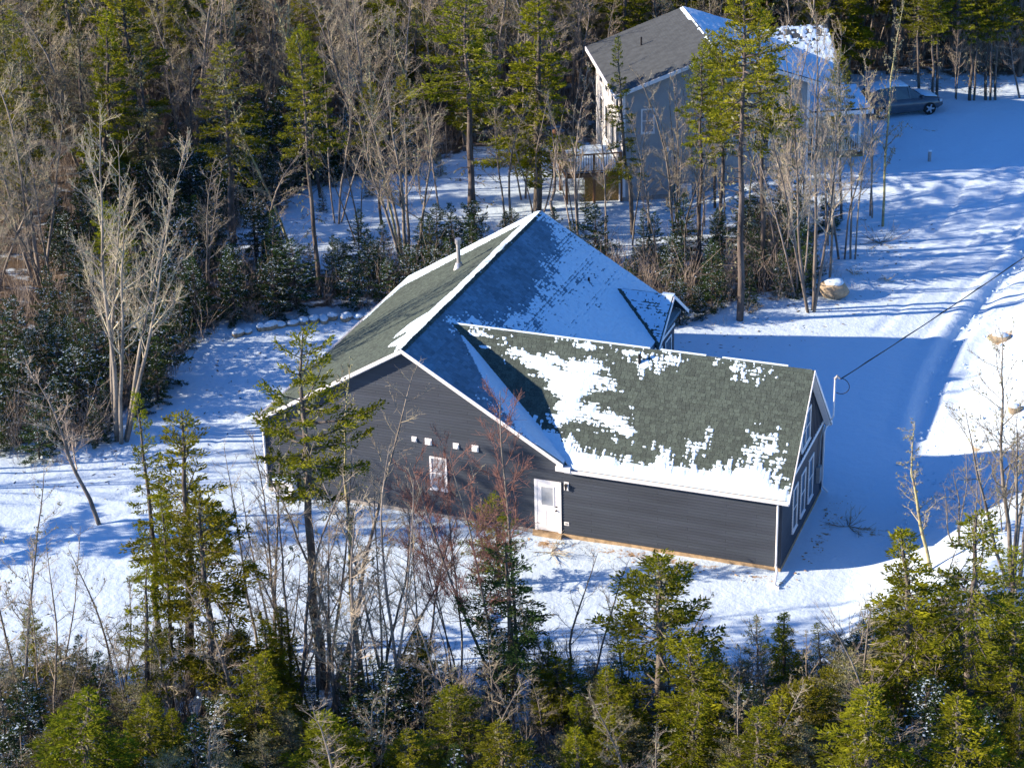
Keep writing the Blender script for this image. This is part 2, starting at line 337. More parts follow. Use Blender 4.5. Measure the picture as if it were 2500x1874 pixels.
# corner posts, sill, foundation
for (x0, x1, y0, y1) in ((-.02, .09, -.035, 0), (XR - .09, XR + .033, -.035, -.0005), (XR, XR + .033, .0, .09), (XR, XR + .033, WW - .09, WW)):
    MB().box(x0, x1, y0, y1, .12, HB - .16 if x0 > 5 else HE - .25).build('corner_trim', M['siding'], house)
MB().box(10.75, XR + .03, -.045, 0, -.1, .13).build('sill_board', M['sill'], house)
MB().box(XR, XR + .045, 0, WW, -.1, .13).build('sill_board', M['sill'], house)
MB().box(-.02, 10.75, -.03, 0, -.1, .13).build('foundation', M['concrete'], house)

# roofs -------------------------------------------------------------------------------------------
ROOF_T = .14
def slab(name, poly, parent, m):
    b = MB().prism(poly, (0, 0, -ROOF_T)); return b.build(name, m, parent)
def shingles(parent, origin, U, Vd, Nn, ulen, vlen, keep, seed, singles=0, mats='shingle', ex=.14):
    """rows of tabs on a slope: U along the ridge, Vd down the slope, Nn normal; rows are laid from the eave up"""
    rs = np.random.RandomState(seed); tabs = []
    rows = int(vlen / ex)
    for r_ in range(rows + 1):
        v1 = vlen - r_ * ex; v0 = v1 - ex
        if v0 < -.02: v0 = 0
        if v1 - v0 < .03: break
        u = -rs.rand() * .2
        while u < ulen:
            wd = .14 + .09 * rs.rand(); a = max(u, 0); b = min(u + wd - .008, ulen)
            if b - a > .04 and keep((a + b) / 2, (v0 + v1) / 2): tabs.append((a, b, v0, v1, rs.rand(), rs.rand()))
            u += wd
    O = np.array(origin); U = np.array(U); Vd = np.array(Vd); Nn = np.array(Nn)
    tabs = np.array(tabs)
    def geo(T):
        k = len(T); a, b, v0, v1, tn, th = T.T
        hb = .009 + .010 * (th > .55); ht = np.full(k, .003); vt = v0 - .01
        c = np.stack([np.stack([a, v1, np.zeros(k)], 1), np.stack([b, v1, np.zeros(k)], 1), np.stack([b, vt, np.zeros(k)], 1), np.stack([a, vt, np.zeros(k)], 1),
                      np.stack([a, v1, hb], 1), np.stack([b, v1, hb], 1), np.stack([b, vt, ht], 1), np.stack([a, vt, ht], 1)], 1)
        P = O + c[..., 0:1] * U + c[..., 1:2] * Vd + c[..., 2:3] * Nn
        base = (np.arange(k) * 8)[:, None]
        F = np.concatenate([base + np.array([4, 5, 6, 7]), base + np.array([0, 1, 5, 4]), base + np.array([1, 2, 6, 5]), base + np.array([3, 0, 4, 7])], 1).reshape(-1, 4)
        return P.reshape(-1, 3), F, np.repeat(tn, 4)
    if singles:
        sel = tabs[:0]; 
        order = np.argsort(-tabs[:, 3] * 1.0 - tabs[:, 0] * .05)[:singles]
        mask = np.zeros(len(tabs), bool); mask[order] = True
        for T in tabs[mask]:
            Vv, F, tn = geo(T[None]); link('shingle', raw_mesh('shingle', Vv, F, M[mats], tone=tn), parent)
        tabs = tabs[~mask]
    Vv, F, tn = geo(tabs); o = link('shingle_field', raw_mesh('shingle_field', Vv, F, M[mats], tone=tn), parent); o['kind'] = 'stuff'
def snow_sheet(parent, origin, U, Vd, Nn, ulen, vlen, cover, thick=.05, st=.05, ex=.14, seed=0, grid=.012, ev=.7, dot=1.3):
    """a real snow layer on a slope: height from a coverage function, thin parts break up along the shingle edges"""
    us = np.arange(0, ulen + 1e-6, st); vs = np.arange(0, vlen + 1e-6, st * .9)
    Ug, Vg = np.meshgrid(us, vs); cv = cover(Ug, Vg)
    row = np.floor((vlen - Vg) / ex); fv = (vlen - Vg) / ex - row
    fu = Ug / .17 + .5 * (row % 2) + .35 * vnoise(row * 1.7, row * .3, seed + 5); tab = np.floor(fu); fu = fu - tab
    edge = np.maximum(np.exp(-(fv / .2) ** 2), ev * np.exp(-(np.minimum(fu, 1 - fu) / .12) ** 2))
    rt = vnoise(tab * 3.1 + .5, row * 2.3 + .5, seed + 8)
    h = (cv - .38) * thick * 1.6 + (rt - .5) * grid * dot - edge * grid * np.clip(1.6 - cv * 1.1, 0, 1.4) + .008 * (fbm(Ug * 5, Vg * 5, 3, seed) - .45) + .018 * (fbm(Ug * 13, Vg * 13, 2, seed + 3) - .37)
    h = np.where(cv < .12, -1, h)
    h = np.minimum(h, thick)
    ny, nx = Ug.shape
    ok = h > .004
    quad = ok[:-1, :-1] | ok[1:, :-1] | ok[:-1, 1:] | ok[1:, 1:]
    cnt = (ok[:-1, :-1].astype(int) + ok[1:, :-1] + ok[:-1, 1:] + ok[1:, 1:]); quad = cnt >= 2
    hh = np.clip(h, -.001, None) + .017
    hh = np.where(ok, hh, .006)
    O = np.array(origin)
    V = O + Ug[..., None] * np.array(U) + Vg[..., None] * np.array(Vd) + hh[..., None] * np.array(Nn)
    idx = np.arange(ny * nx).reshape(ny, nx)
    F = np.stack([idx[:-1, :-1], idx[1:, :-1], idx[1:, 1:], idx[:-1, 1:]], -1)[quad]
    used = np.unique(F); mp = np.zeros(ny * nx, np.int64); mp[used] = np.arange(len(used))
    o = link('snow', raw_mesh('snow', V.reshape(-1, 3)[used], mp[F], M['roof_snow'], smooth=True), parent); o['kind'] = 'stuff'

def nrm(v): v = np.array(v, float); return v / np.linalg.norm(v)
# main roof
roof = MB().prism([(-OE, -OR, HE - M1*OE), (HW/2, -OR, ZR1), (HW/2, HL + OR, ZR1), (-OE, HL + OR, HE - M1*OE)], (0, 0, -ROOF_T)).build('roof', M['shingle'], house, label='steep main roof running back from the gable')
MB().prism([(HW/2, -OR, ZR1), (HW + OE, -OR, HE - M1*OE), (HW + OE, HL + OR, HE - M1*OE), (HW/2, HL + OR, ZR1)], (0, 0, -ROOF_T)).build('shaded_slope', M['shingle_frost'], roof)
s1 = math.hypot(1, M1); slen1 = (HW/2 + OE) * s1; ylen = HL + 2 * OR
Ld = nrm((-1, 0, -M1)); Ln = nrm((-M1, 0, 1)); Rd = nrm((1, 0, -M1)); Rn = nrm((M1, 0, 1))
Yv = np.array((0, 1., 0)); O1 = (HW/2, -OR, ZR1)
shingles(roof, O1, Yv, Ld, Ln, ylen, slen1, lambda u, v: True, 31)
def right_keep(u, v):
    x = HW/2 + v / s1; y = u - OR; z = ZR1 - M1 * (x - HW/2)
    zw = HB + M2 * min(y, WW - y) if -OE < y < WW + OE else -9
    zd = 4.45 - .7 * abs(y - 12.85) if abs(y - 12.85) < 2.1 else -9
    return z > zw - .03 and z > zd - .03
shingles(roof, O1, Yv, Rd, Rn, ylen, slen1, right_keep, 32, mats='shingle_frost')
# snow on the main roof
RB = [(5.95, -0.6), (5.95, 14.8), (5.5, 14.8), (5.35, 11.18), (5.3, 6.65), (5.1, 4.06), (4.5, 3.48), (4.32, 2.41), (4.9, 2.6), (5.1, 1.9), (4.7, 1.3), (5.3, .8), (5.6, -.1)]
FB = [(6.0, 14.7), (-0.7, 14.7), (-0.7, 9.0), (-.12, 9.6), (-.1, 11.2), (.15, 13.2), (2.5, 13.5), (5.9, 13.9)]
def cov_left(u, v):
    x = HW/2 - v / s1; y = u - OR
    d = np.maximum(polydist(x, y, RB), polydist(x, y, FB)); n = fbm(x * 2.2, y * 2.2, 4, 40) - .47
    return np.clip(.45 + d * 3.2 + n * .7, 0, 1.2)
snow_sheet(roof, O1, Yv, Ld, Ln, ylen, slen1, cov_left, .07, seed=1)
BARE = [(5.5, 13.9), (6.7, 13.9), (7.6, 12.3), (7.8, 9.2), (8.1, 6.9), (7.6, 4.9), (6.9, 4.4), (6.5, 3.3), (6.6, 2.7), (7.6, 2.0), (8.2, 1.3), (8.5, .3), (9.0, -.9), (5.5, -.9)]
DRIFT = [(6.3, 3.5), (6.6, 3.5), (9.0, 2.35), (10.5, 1.2), (12.2, -.05), (12.2, -.5), (11.3, -.5), (9.6, .3), (8.4, 1.3), (7.4, 2.4)]
def cov_right(u, v):
    x = HW/2 + v / s1; y = u - OR
    n = fbm(x * 1.1, y * 1.1, 4, 44) - .47; n2 = fbm(x * 3, y * 3, 3, 45) - .43
    d = -polydist(x, y, BARE)
    c = np.where(d > 0, .49 + np.clip(d, 0, 2.5) * .06, .46 + d * .28) + n * .22 + n2 * .12
    c = np.where(d > 0, np.clip(c, 0, .66), c)
    low = sm((v / slen1 - .62) / .3) * (y > 3.2); c = c + low * .2 * (d > 0)
    dr = polydist(x, y, DRIFT); c = np.maximum(c, np.clip(.55 + dr * 2.5 + n * .5, 0, 1.3) * (dr > -.5))
    c = np.where((y < 3.0) & (dr < 0), c - .12, c)
    z = ZR1 - M1 * (x - HW/2); zw = np.where(y < WW + .15, HB + M2 * np.minimum(y, WW - y), -9)
    zd = np.where(np.abs(y - 12.85) < 2.1, 4.45 - .7 * np.abs(y - 12.85), -9)
    return np.where((z < zw - .12) | (z < zd - .12), 0, c)
snow_sheet(roof, O1, Yv, Rd, Rn, ylen, slen1, cov_right, .05, seed=2, grid=.013, dot=1.2)

def cap_row(parent, a, b, n1, n2, m='shingle', step=.22):
    """ridge caps laid along a-b, bent over the ridge"""
    a = np.array(a); b = np.array(b); L = np.linalg.norm(b - a); d = (b - a) / L; k = int(L / step); V = []; F = []; T = []
    for i in range(k):
        p = a + d * i * step; q = a + d * min(L, (i + 1) * step + .05); t = RS.rand()
        for (nn, dn) in ((np.array(n1[0]), np.array(n1[1])), (np.array(n2[0]), np.array(n2[1]))):
            n = len(V); up = np.array((0, 0, .03)); V += [p + up, q + up * .5, q + dn * .14 + nn * .012, p + dn * .14 + nn * .03]; F.append((n, n+1, n+2, n+3)); T.append(t)
    o = link('ridge_cap', raw_mesh('ridge_cap', np.array(V), np.array(F), M[m], tone=T), parent); o['kind'] = 'stuff'
cap_row(roof, (HW/2, -OR, ZR1), (HW/2, HL + OR, ZR1), (Ln, Ld), (Rn, Rd))

# wing roof
xv = lambda y: HW - (HO + M2 * min(y, WW - y)) / M1
vy0 = -OE; ridx = xv(WW / 2); s2 = math.hypot(1, M2); slen2 = (WW/2 + OE) * s2; XE = XR + OR
wroof = MB().prism([(ridx - .05, WW/2, ZR2), (xv(0) + .02, vy0, HB - M2*OE), (XE, vy0, HB - M2*OE), (XE, WW/2, ZR2)], (0, 0, -ROOF_T)).build('roof', M['shingle'], house, label='lower wing roof with melting snow patches')
MB().prism([(ridx - .05, WW/2, ZR2), (XE, WW/2, ZR2), (XE, WW + OE, HB - M2*OE), (xv(0) + .02, WW + OE, HB - M2*OE)], (0, 0, -ROOF_T)).build('shaded_slope', M['shingle'], wroof)
Nd = nrm((0, -1, -M2)); Nn_ = nrm((0, -M2, 1)); Fd = nrm((0, 1, -M2)); Fn = nrm((0, M2, 1))
X0 = ridx - .1; O2 = (X0, WW/2, ZR2); Xv = np.array((1., 0, 0))
def wing_keep(u, v):
    x = X0 + u; y = WW/2 - v / s2
    return x > HW - (HO + M2 * y) / M1 - .04 and (y > -.0 or x > HW + OE)
shingles(wroof, O2, Xv, Nd, Nn_, XE - X0, slen2, wing_keep, 33, singles=290)
shingles(wroof, O2, Xv, Fd, Fn, XE - X0, slen2, lambda u, v: X0 + u > HW - (HO + M2 * (WW/2 - v / s2)) / M1 - .04, 34)
PA = [(7.4, 3.1), (8.53, 3.01), (9.75, 2.75), (10.35, 2.74), (11.06, 2.55), (11.53, 2.58), (12.22, 2.7), (13.01, 2.69), (13.08, 2.45), (12.65, 2.3), (13.42, 2.15), (12.52, 1.96), (12.3, 1.66), (12.9, 1.55), (13.89, 1.38), (14.4, 1.08), (14.28, 0.88), (13.49, 0.92), (12.48, 1.05), (11.66, 0.9), (11.35, 0.68), (11.04, 1.2), (11.45, 1.38), (11.12, 1.57), (10.35, 2.05), (9.25, 2.51), (8.33, 2.8)]
PE = [(10.6, 0.9), (11.38, 0.62), (11.9, 0.46), (12.26, 0.36), (13.39, 0.30), (14.27, 0.22), (15.12, 0.24), (15.66, 0.50), (15.87, 0.31), (17.39, 0.36), (18.13, 0.42), (18.75, 0.62), (19.27, 0.55), (19.51, 0.3), (20.16, 0.15), (20.4, -0.4), (11.5, -0.5)]
PS = [([(16.2, 1.0), (17.0, 1.1), (17.2, .4), (16.2, .3)], .40), ([(18.5, 1.35), (19.5, 1.35), (20.1, .5), (19.6, .1), (18.4, .4)], .46), ([(16.9, 3.06), (18.8, 3.1), (18.7, 2.88), (17.2, 2.8)], .5),
      ([(12.97, 3.08), (15.36, 3.04), (15.45, 2.7), (14.07, 2.58), (13.58, 2.86)], .5), ([(10.52, 3.14), (12.15, 3.1), (11.82, 2.9), (10.58, 2.96)], .5), ([(14.2, .75), (15.1, .9), (15.3, .4), (14.2, .3)], .30)]
def cov_wing(u, v):
    x = X0 + u; y = WW/2 - v / s2; n = .6 * (fbm(x * 2.0, y * 3.4, 4, 50) - .47) + .75 * (fbm(x * 1.5, y * 9, 3, 57) - .43); n3 = fbm(x * 11, y * 1.6, 3, 52) - .43
    da = polydist(x, y, PA); c = np.clip(.42 + np.where(da > 0, da * 1.1, da * .75) + n * .9 + n3 * .25, 0, 1.1) * (da > -.5)
    de = polydist(x, y, PE); c = np.maximum(c, np.clip(.46 + np.where(de > 0, de * 3.0, de * 1.2) + n * .5 + n3 * .9, 0, 1.3) * (de > -.45))
    for pl, k in PS:
        d = polydist(x, y, pl); c = np.maximum(c, np.clip(k - .10 + np.minimum(d, .15) * .6 + n * .8 + n3 * .6, 0, .62) * (d > -.3))
    val = x - (HW - (HO + M2 * y) / M1)
    c = np.maximum(c, np.clip(.7 - np.abs(val - .05) * 3, 0, 1) * (y < 1.2) )
    c = np.where((val < -.05) | ((y < 0) & (x < HW + .1)), 0, c)
    return c
snow_sheet(wroof, O2, Xv, Nd, Nn_, XE - X0, slen2, cov_wing, .04, st=.03, seed=3, grid=.015, ev=.4, dot=1.3)
snow_sheet(wroof, O2, Xv, Fd, Fn, XE - X0, slen2, lambda u, v: np.where(X0 + u > HW - (HO + M2 * (WW/2 - v / s2)) / M1, .62 + .5 * (fbm(u * 1.5, v * 1.5, 3, 71) - .45), 0), .05, st=.08, seed=4)
cap_row(wroof, (ridx, WW/2, ZR2), (XE, WW/2, ZR2), (Nn_, Nd), (Fn, Fd))
ridge_snow = MB()
for (a, b) in ((ridx + .1, 14.2), (14.6, 16.3), (16.9, 19.3)):
    ridge_snow.prism([(a, WW/2 + .02, ZR2 + .02), (a, WW/2 + .16, ZR2 - .11), (a, WW/2 + .14, ZR2 - .05), (a, WW/2 + .05, ZR2 + .07)], (b - a, 0, 0))
ridge_snow.build('ridge_snow', M['roof_snow'], wroof)

# small cross gable over the driveway side
DX = HW + .42
def dz(y): return 4.45 - .7 * abs(y - 12.85)
xin = lambda y: HW - (dz(y) - HE) / M1
cross = MB().prism([(xin(12.85), 12.85, 4.45), (xin(10.72), 10.72, dz(10.72)), (DX, 10.72, dz(10.72)), (DX, 12.85, 4.45)], (0, 0, -.1)).build('roof', M['shingle'], house, label='small cross gable roof over the driveway side')
MB().prism([(xin(12.85), 12.85, 4.45), (DX, 12.85, 4.45), (DX, 14.98, dz(14.98)), (xin(14.98), 14.98, dz(14.98))], (0, 0, -.1)).build('far_slope', M['shingle'], cross)
sd_ = math.hypot(1, .7); Cd = nrm((0, -1, -.7)); Cn = nrm((0, -.7, 1)); Cd2 = nrm((0, 1, -.7)); Cn2 = nrm((0, .7, 1)); XC = xin(12.85) - .05
keepc = lambda u, v: XC + u > xin(12.85 - v / sd_) - .03
shingles(cross, (XC, 12.85, 4.45), Xv, Cd, Cn, DX - XC, 2.13 * sd_, keepc, 35)
shingles(cross, (XC, 12.85, 4.45), Xv, Cd2, Cn2, DX - XC, 2.13 * sd_, keepc, 36)
def cov_cross(u, v):
    x = XC + u; y = 12.85 - v / sd_; val = x - (HW - (4.45 - .7 * (12.85 - y) - HE) / M1)
    return np.where(val > .25, .52 + .35 * (fbm(u * 2, v * 2, 3, 61) - .4), np.where(val > 0, .3, 0))
snow_sheet(cross, (XC, 12.85, 4.45), Xv, Cd, Cn, DX - XC, 2.13 * sd_, cov_cross, .05, seed=6)
snow_sheet(cross, (XC, 12.85, 4.45), Xv, Cd2, Cn2, DX - XC, 2.13 * sd_, cov_cross, .05, seed=7)
# main-roof eaves snow at the far end of the cross gable ridge
MB().box(DX - .5, DX, 12.75, 12.95, 4.44, 4.50).build('ridge_snow', M['roof_snow'], cross)

# fascias, rakes, gutters
def rake(p, q, parent, hgt=.15, th=.03, n=(0, -1, 0), m='trim', name='fascia'):
    p = Vector(p); q = Vector(q); nn = Vector(n) * th; dn = Vector((0, 0, -hgt))
    return MB().prism([p, q, q + dn, p + dn], nn).build(name, M[m], parent)
yk = -OR - .0; up = .015
rake((-OE - .02, yk, HE - M1*OE + up), (HW/2, yk, ZR1 + up), roof); rake((HW/2, yk, ZR1 + up), (HW + OE, yk, HE - M1*OE + up), roof)
rake((-OE - .02, HL + OR, HE - M1*OE + up), (HW/2, HL + OR, ZR1 + up), roof, n=(0, 1, 0)); rake((HW/2, HL + OR, ZR1 + up), (HW + OE, HL + OR, HE - M1*OE + up), roof, n=(0, 1, 0))
rake((XE, vy0 - .02, HB - M2*OE + up), (XE, WW/2, ZR2 + up), wroof, n=(1, 0, 0)); rake((XE, WW/2, ZR2 + up), (XE, WW + OE + .02, HB - M2*OE + up), wroof, n=(1, 0, 0))
rake((DX, 10.72, dz(10.72) + up), (DX, 12.85, 4.45 + up), cross, n=(1, 0, 0), hgt=.16); rake((DX, 12.85, 4.45 + up), (DX, 14.98, dz(14.98) + up), cross, n=(1, 0, 0), hgt=.16)
# soffits under the rakes
MB().prism([(-OE, -OR, HE - M1*OE - .16), (HW/2, -OR, ZR1 - .16), (HW/2, -.02, ZR1 - .16), (-OE, -.02, HE - M1*OE - .16)], (0, 0, -.012)).build('soffit', M['trim'], roof)
MB().prism([(HW/2, -OR, ZR1 - .16), (HW + OE, -OR, HE - M1*OE - .16), (HW + OE, -.02, HE - M1*OE - .16), (HW/2, -.02, ZR1 - .16)], (0, 0, -.012)).build('soffit', M['trim'], roof)
MB().prism([(XR + .04, vy0, HB - M2*OE - .17), (XE, vy0, HB - M2*OE - .17), (XE, WW/2, ZR2 - .17), (XR + .04, WW/2, ZR2 - .17)], (0, 0, -.012)).build('soffit', M['trim'], wroof)
MB().prism([(XR + .04, WW/2, ZR2 - .17), (XE, WW/2, ZR2 - .17), (XE, WW + OE, HB - M2*OE - .17), (XR + .04, WW + OE, HB - M2*OE - .17)], (0, 0, -.012)).build('soffit', M['trim'], wroof)
# gutters: open U troughs
def gutter(x0, x1, y0, z, parent, along='x', s=-1):
    a = .11; h = .11; prof = [(0, 0), (-.0, -h), (a * .8, -h), (a, 0), (a - .008, 0), (a * .8 - .008, -h + .01), (.008, -h + .01), (.008, 0)]
    if along == 'x': poly = [(x0, y0 + s * p[0], z + p[1]) for p in prof]; b = MB().prism(poly, (x1 - x0, 0, 0))
    else: poly = [(y0 + s * p[0], x0, z + p[1]) for p in prof]; b = MB().prism(poly, (0, x1 - x0, 0))
    return b.build('gutter', M['trim'], parent)
ze = HB - M2*OE
gutter(HW + OE + .03, XE, vy0 - .005, ze - .0, wroof); gutter(HW + OE + .03, XE, WW + OE + .005, ze, wroof, s=1)
gutter(-OR, HL + OR, -OE - .005, HE - M1*OE + .0, roof, along='y', s=-1)
MB().box(HW + OE, XE - .03, vy0 + .002, -.02, ze - .17, ze - .155).build('soffit', M['trim'], wroof)
MB().box(HW + OE, XE, vy0 - .001, vy0 + .02, ze - .16, ze - .01).build('fascia', M['trim'], wroof)
# junction return where the rake meets the wing eave
MB().box(HW - .1, HW + .45, -OR - .03, -.03, HE - M1*OE - .28, HE - M1*OE - .1).build('eave_return', M['trim'], roof)
def downspout(pts, r=.04):
    return MB().tube(pts, r, r, 6).build('downspout', M['trim'], house)
downspout([(XR - .12, -.16, ze - .1), (XR - .12, -.10, ze - .28), (XR - .12, -.085, .35), (XR - .12, -.09, .2), (XR - .02, -.35, .16), (XR + .1, -1.15, .07)], .04)
downspout([(-.16, -.02, HE - .22), (-.03, -.09, HE - .42), (-.03, -.09, .35), (-.1, -.4, .1)], .05)
downspout([(XR + .12, WW + .14, ze - .1), (XR + .09, WW - .12, ze - .3), (XR + .09, WW - .12, .3), (XR + .3, WW - .1, .08)], .045)
MB().tube([(XR - .1, -1.05, .02), (XR + .1, -1.16, .02), (XR + .28, -1.22, .03)], .05, .05, 6).build('splash_spout', M['trim'], house)

# openings
def window_y(x0, x1, z0, z1, y=-.028, parent=house, name='window', glass='glass', mullion=None, f=.075, lab=None):
    """window on a wall facing -y"""
    fr_ = MB(); t = .035
    fr_.box(x0, x1, y - t, y, z1 - f, z1); fr_.box(x0, x1, y - t, y, z0, z0 + f); fr_.box(x0, x0 + f, y - t, y, z0 + f, z1 - f); fr_.box(x1 - f, x1, y - t, y, z0 + f, z1 - f)
    if mullion == 'h': zc = (z0 + z1) / 2; fr_.box(x0 + f, x1 - f, y - t + .008, y, zc - .02, zc + .02)
    if mullion == 'v': xc = (x0 + x1) / 2; fr_.box(xc - .02, xc + .02, y - t + .008, y, z0 + f, z1 - f)
    wdw = fr_.build(name, M['trim'], parent, label=lab)
    MB().box(x0 + f, x1 - f, y - .008, y - .001, z0 + f, z1 - f).build('pane', M[glass], wdw)
    MB().box(x0 - .02, x1 + .02, y - t - .03, y, z0 - .035, z0 - .001).build('sill', M['trim'], wdw)
    return wdw
def window_x(y0, y1, z0, z1, x, parent=house, glass='glass', lab=None, f=.075, mull=False):
    fr_ = MB(); t = .035
    fr_.box(x, x + t, y0, y1, z1 - f, z1); fr_.box(x, x + t, y0, y1, z0, z0 + f); fr_.box(x, x + t, y0, y0 + f, z0 + f, z1 - f); fr_.box(x, x + t, y1 - f, y1, z0 + f, z1 - f)
    zc = (z0 + z1) / 2; fr_.box(x, x + t - .008, y0 + f, y1 - f, zc - .02, zc + .02)
    if mull: yc = (y0 + y1) / 2; fr_.box(x, x + t - .006, yc - .025, yc + .025, z0 + f, z1 - f)
    wdw = fr_.build('window', M['trim'], parent, label=lab)
    MB().box(x + .001, x + .008, y0 + f, y1 - f, z0 + f, z1 - f).build('pane', M[glass], wdw)
    MB().box(x, x + t + .03, y0 - .02, y1 + .02, z0 - .035, z0 - .001).build('sill', M['trim'], wdw)
window_y(6.74, 7.42, 1.16, 2.5, glass='glass_blind', mullion='h', lab='single white-framed window in the gable wall')
for y0, y1 in ((1.58, 2.30), (2.78, 3.50), (3.98, 4.74)): window_x(y0, y1, .68, 2.42, XR + .018, glass='glass')
window_x(2.55, 3.9, 3.42, 4.75, XR + .03, glass='glass', lab='wide upper window in the board and batten gable', mull=True)
window_x(11.2, 12.5, .9, 2.3, HW + .02, glass='glass', mull=True); window_x(12.9, 13.8, .9, 2.3, HW + .02, glass='glass')
door = MB().box(10.93, 11.74, -.045, -.02, .16, 2.14).build('door', M['door'], house)
fr_ = MB(); fr_.box(10.83, 10.93, -.055, -.018, .13, 2.22); fr_.box(11.74, 11.86, -.055, -.018, .13, 2.22); fr_.box(10.93, 11.74, -.055, -.018, 2.14, 2.22); fr_.build('door_casing', M['trim'], house)
fr_ = MB(); fr_.box(11.06, 11.60, -.06, -.0455, 1.95, 2.0); fr_.box(11.06, 11.60, -.06, -.0455, 1.16, 1.21); fr_.box(11.06, 11.11, -.06, -.0455, 1.21, 1.95); fr_.box(11.55, 11.60, -.06, -.0455, 1.21, 1.95); fr_.build('glass_frame', M['trim'], door)
MB().box(11.11, 11.55, -.052, -.0455, 1.21, 1.95).build('pane', M['glass_blind'], door)
for (x0, x1) in ((11.06, 11.28), (11.38, 11.60)): MB().box(x0, x1, -.052, -.0455, .32, 1.0).build('door_panel', M['door'], door)
MB().tube([(11.67, -.045, 1.05), (11.67, -.10, 1.05)], .03, .035, 10).build('handle', M['black'], door)
MB().tube([(11.67, -.045, 1.2), (11.67, -.07, 1.2)], .028, .028, 10).build('deadbolt', M['black'], door)
MB().box(10.8, 11.9, -.25, -.046, -.02, .12).build('doorstep', M['sill'], house)
def vent_hood(x, z, s=.19):
    h = MB().box(x - s/2, x + s/2, -.04, -.016, z - s/2, z + s/2).build('wall_vent', M['trim'], house)
    MB().prism([(x - s*.35, -.0405, z + s*.35), (x - s*.35, -.12, z - s*.3), (x - s*.35, -.0405, z - s*.3)], (s*.7, 0, 0)).build('hood', M['trim'], h)
for x, z, s in ((6.16, 3.1, .20), (6.72, 3.08, .27), (7.81, 3.07, .23), (8.56, 3.08, .26)): vent_hood(x, z, s)
lamp = MB().box(11.97, 12.15, -.035, -.016, 1.93, 2.27).build('wall_lamp', M['trim'], house)
MB().box(12.01, 12.11, -.14, -.0355, 2.15, 2.2).build('lamp_arm', M['black'], lamp); MB().tube([(12.06, -.10, 1.98), (12.06, -.10, 2.16)], .035, .055, 8).build('lamp_shade', M['black'], lamp)
ot = MB().box(11.96, 12.14, -.035, -.016, .49, .63).build('outlet_box', M['trim'], house); MB().box(12.0, 12.10, -.045, -.0355, .52, .60).build('outlet_cover', M['greybox'], ot)
MB().box(XR + .018, XR + .17, 5.3, 5.6, .85, 1.5).build('meter_box', M['greybox'], house)
MB().tube([(XR + .08, 5.45, 1.5), (XR + .08, 5.6, 2.6), (XR + .1, 5.95, 2.9)], .03, .03, 6).build('conduit', M['greybox'], house)
mast = MB().tube([(XR + .22, 6.05, 2.9), (XR + .42, 6.1, 3.3), (XR + .42, 6.1, 4.85)], .032, .032, 8).build('service_mast', M['trim'], house)
MB().tube([(XR + .42, 6.1, 4.82), (XR + .50, 6.1, 4.95), (XR + .60, 6.1, 4.86)], .06, .045, 8).build('weatherhead', M['greybox'], mast)
loop = [(XR + .6 + .34 * math.sin(t) , 6.12 + .1 * math.sin(t * .5), 4.53 + .34 * math.cos(t)) for t in np.linspace(.0, 3.6, 14)]
MB().tube(loop, .016, .016, 5).build('service_loop', M['black'], mast)
# chimney pipe and plumbing vent
ch = MB().tube([(3.66, 10.89, 5.3), (3.66, 10.89, 6.45)], .085, .085, 12).build('chimney', M['greybox'], house, smooth=False)
MB().tube([(3.66, 10.89, 6.45), (3.66, 10.89, 6.5), (3.66, 10.89, 6.66)], .13, .13, 12).build('chimney_cap', M['steel'], ch)
MB().tube([(3.66, 10.89, 5.32), (3.66, 10.89, 5.62)], .24, .13, 12).build('flashing', M['steel'], ch)
vp = MB().tube([(13.94, 2.75, 5.9), (13.94, 2.75, 6.42)], .055, .055, 10).build('plumbing_vent', M['black'], house); MB().tube([(13.94, 2.75, 6.42), (13.94, 2.75, 6.48)], .06, .03, 10).build('snow_cap', M['roof_snow'], vp)
vp = MB().tube([(8.9, 12.0, 4.8), (8.9, 12.0, 5.15)], .05, .05, 8).build('plumbing_vent', M['black'], house)

# heat pump beside the left corner
hp = thing('heat_pump', 'cream heat pump unit with a snow cap at the left corner of the charcoal house', 'heat pump', (.9, -.42, 0))
MB().box(-.42, .42, -.17, .17, .12, .78).build('casing', M['trim'], hp)
MB().tube([(-.1, -.171, .45), (-.1, -.19, .45)], .26, .26, 20).build('fan_grille', M['greybox'], hp)
for x in (-.32, .32): MB().box(x - .04, x + .04, -.17, .17, 0, .12).build('foot', M['black'], hp)
MB().prism([(-.43, -.18, .781), (.43, -.18, .781), (.43, .18, .781), (-.43, .18, .781)], (0, 0, .07)).build('snow_cap', M['roof_snow'], hp)

# ------------------------------------------------------------------ the grey house behind
TH2 = math.radians(28); H2 = thing('house', 'pale grey two storey house with dark grey roof and side deck, behind the trees', 'house', (3.21, 34.4, 0), TH2)
AX = np.array([math.cos(TH2), math.sin(TH2)]); BX = np.array([-math.sin(TH2), math.cos(TH2)])
def h2w(a, b, z=0): p = np.array([3.21, 34.4]) + a * AX + b * BX; return (p[0], p[1], z)
RZ, EZ, HALF, DEP = 7.7, 6.0, 4.8, 8.0; ms = (RZ - EZ) / HALF
nw = MB().prism([(0, 0, -.3), (9.6, 0, -.3), (9.6, 0, EZ - .1), (4.8, 0, RZ - .1), (0, 0, EZ - .1)], (0, .15, 0)).build('wall', M['siding_grey'], H2, label='tall clapboard gable wall')
b_ = MB(); z = .9
z = .25
while z < RZ - .25:
    off = max(.02, (z + .13 - EZ + .1) / ms)
    b_.prism([(off, 0, z), (off, -.03, z), (off, -.005, z + .13), (off, 0, z + .13)], (9.6 - 2 * off, 0, 0)); z += .13
o = b_.build('siding_course', M['siding_grey'], nw); o['kind'] = 'stuff'
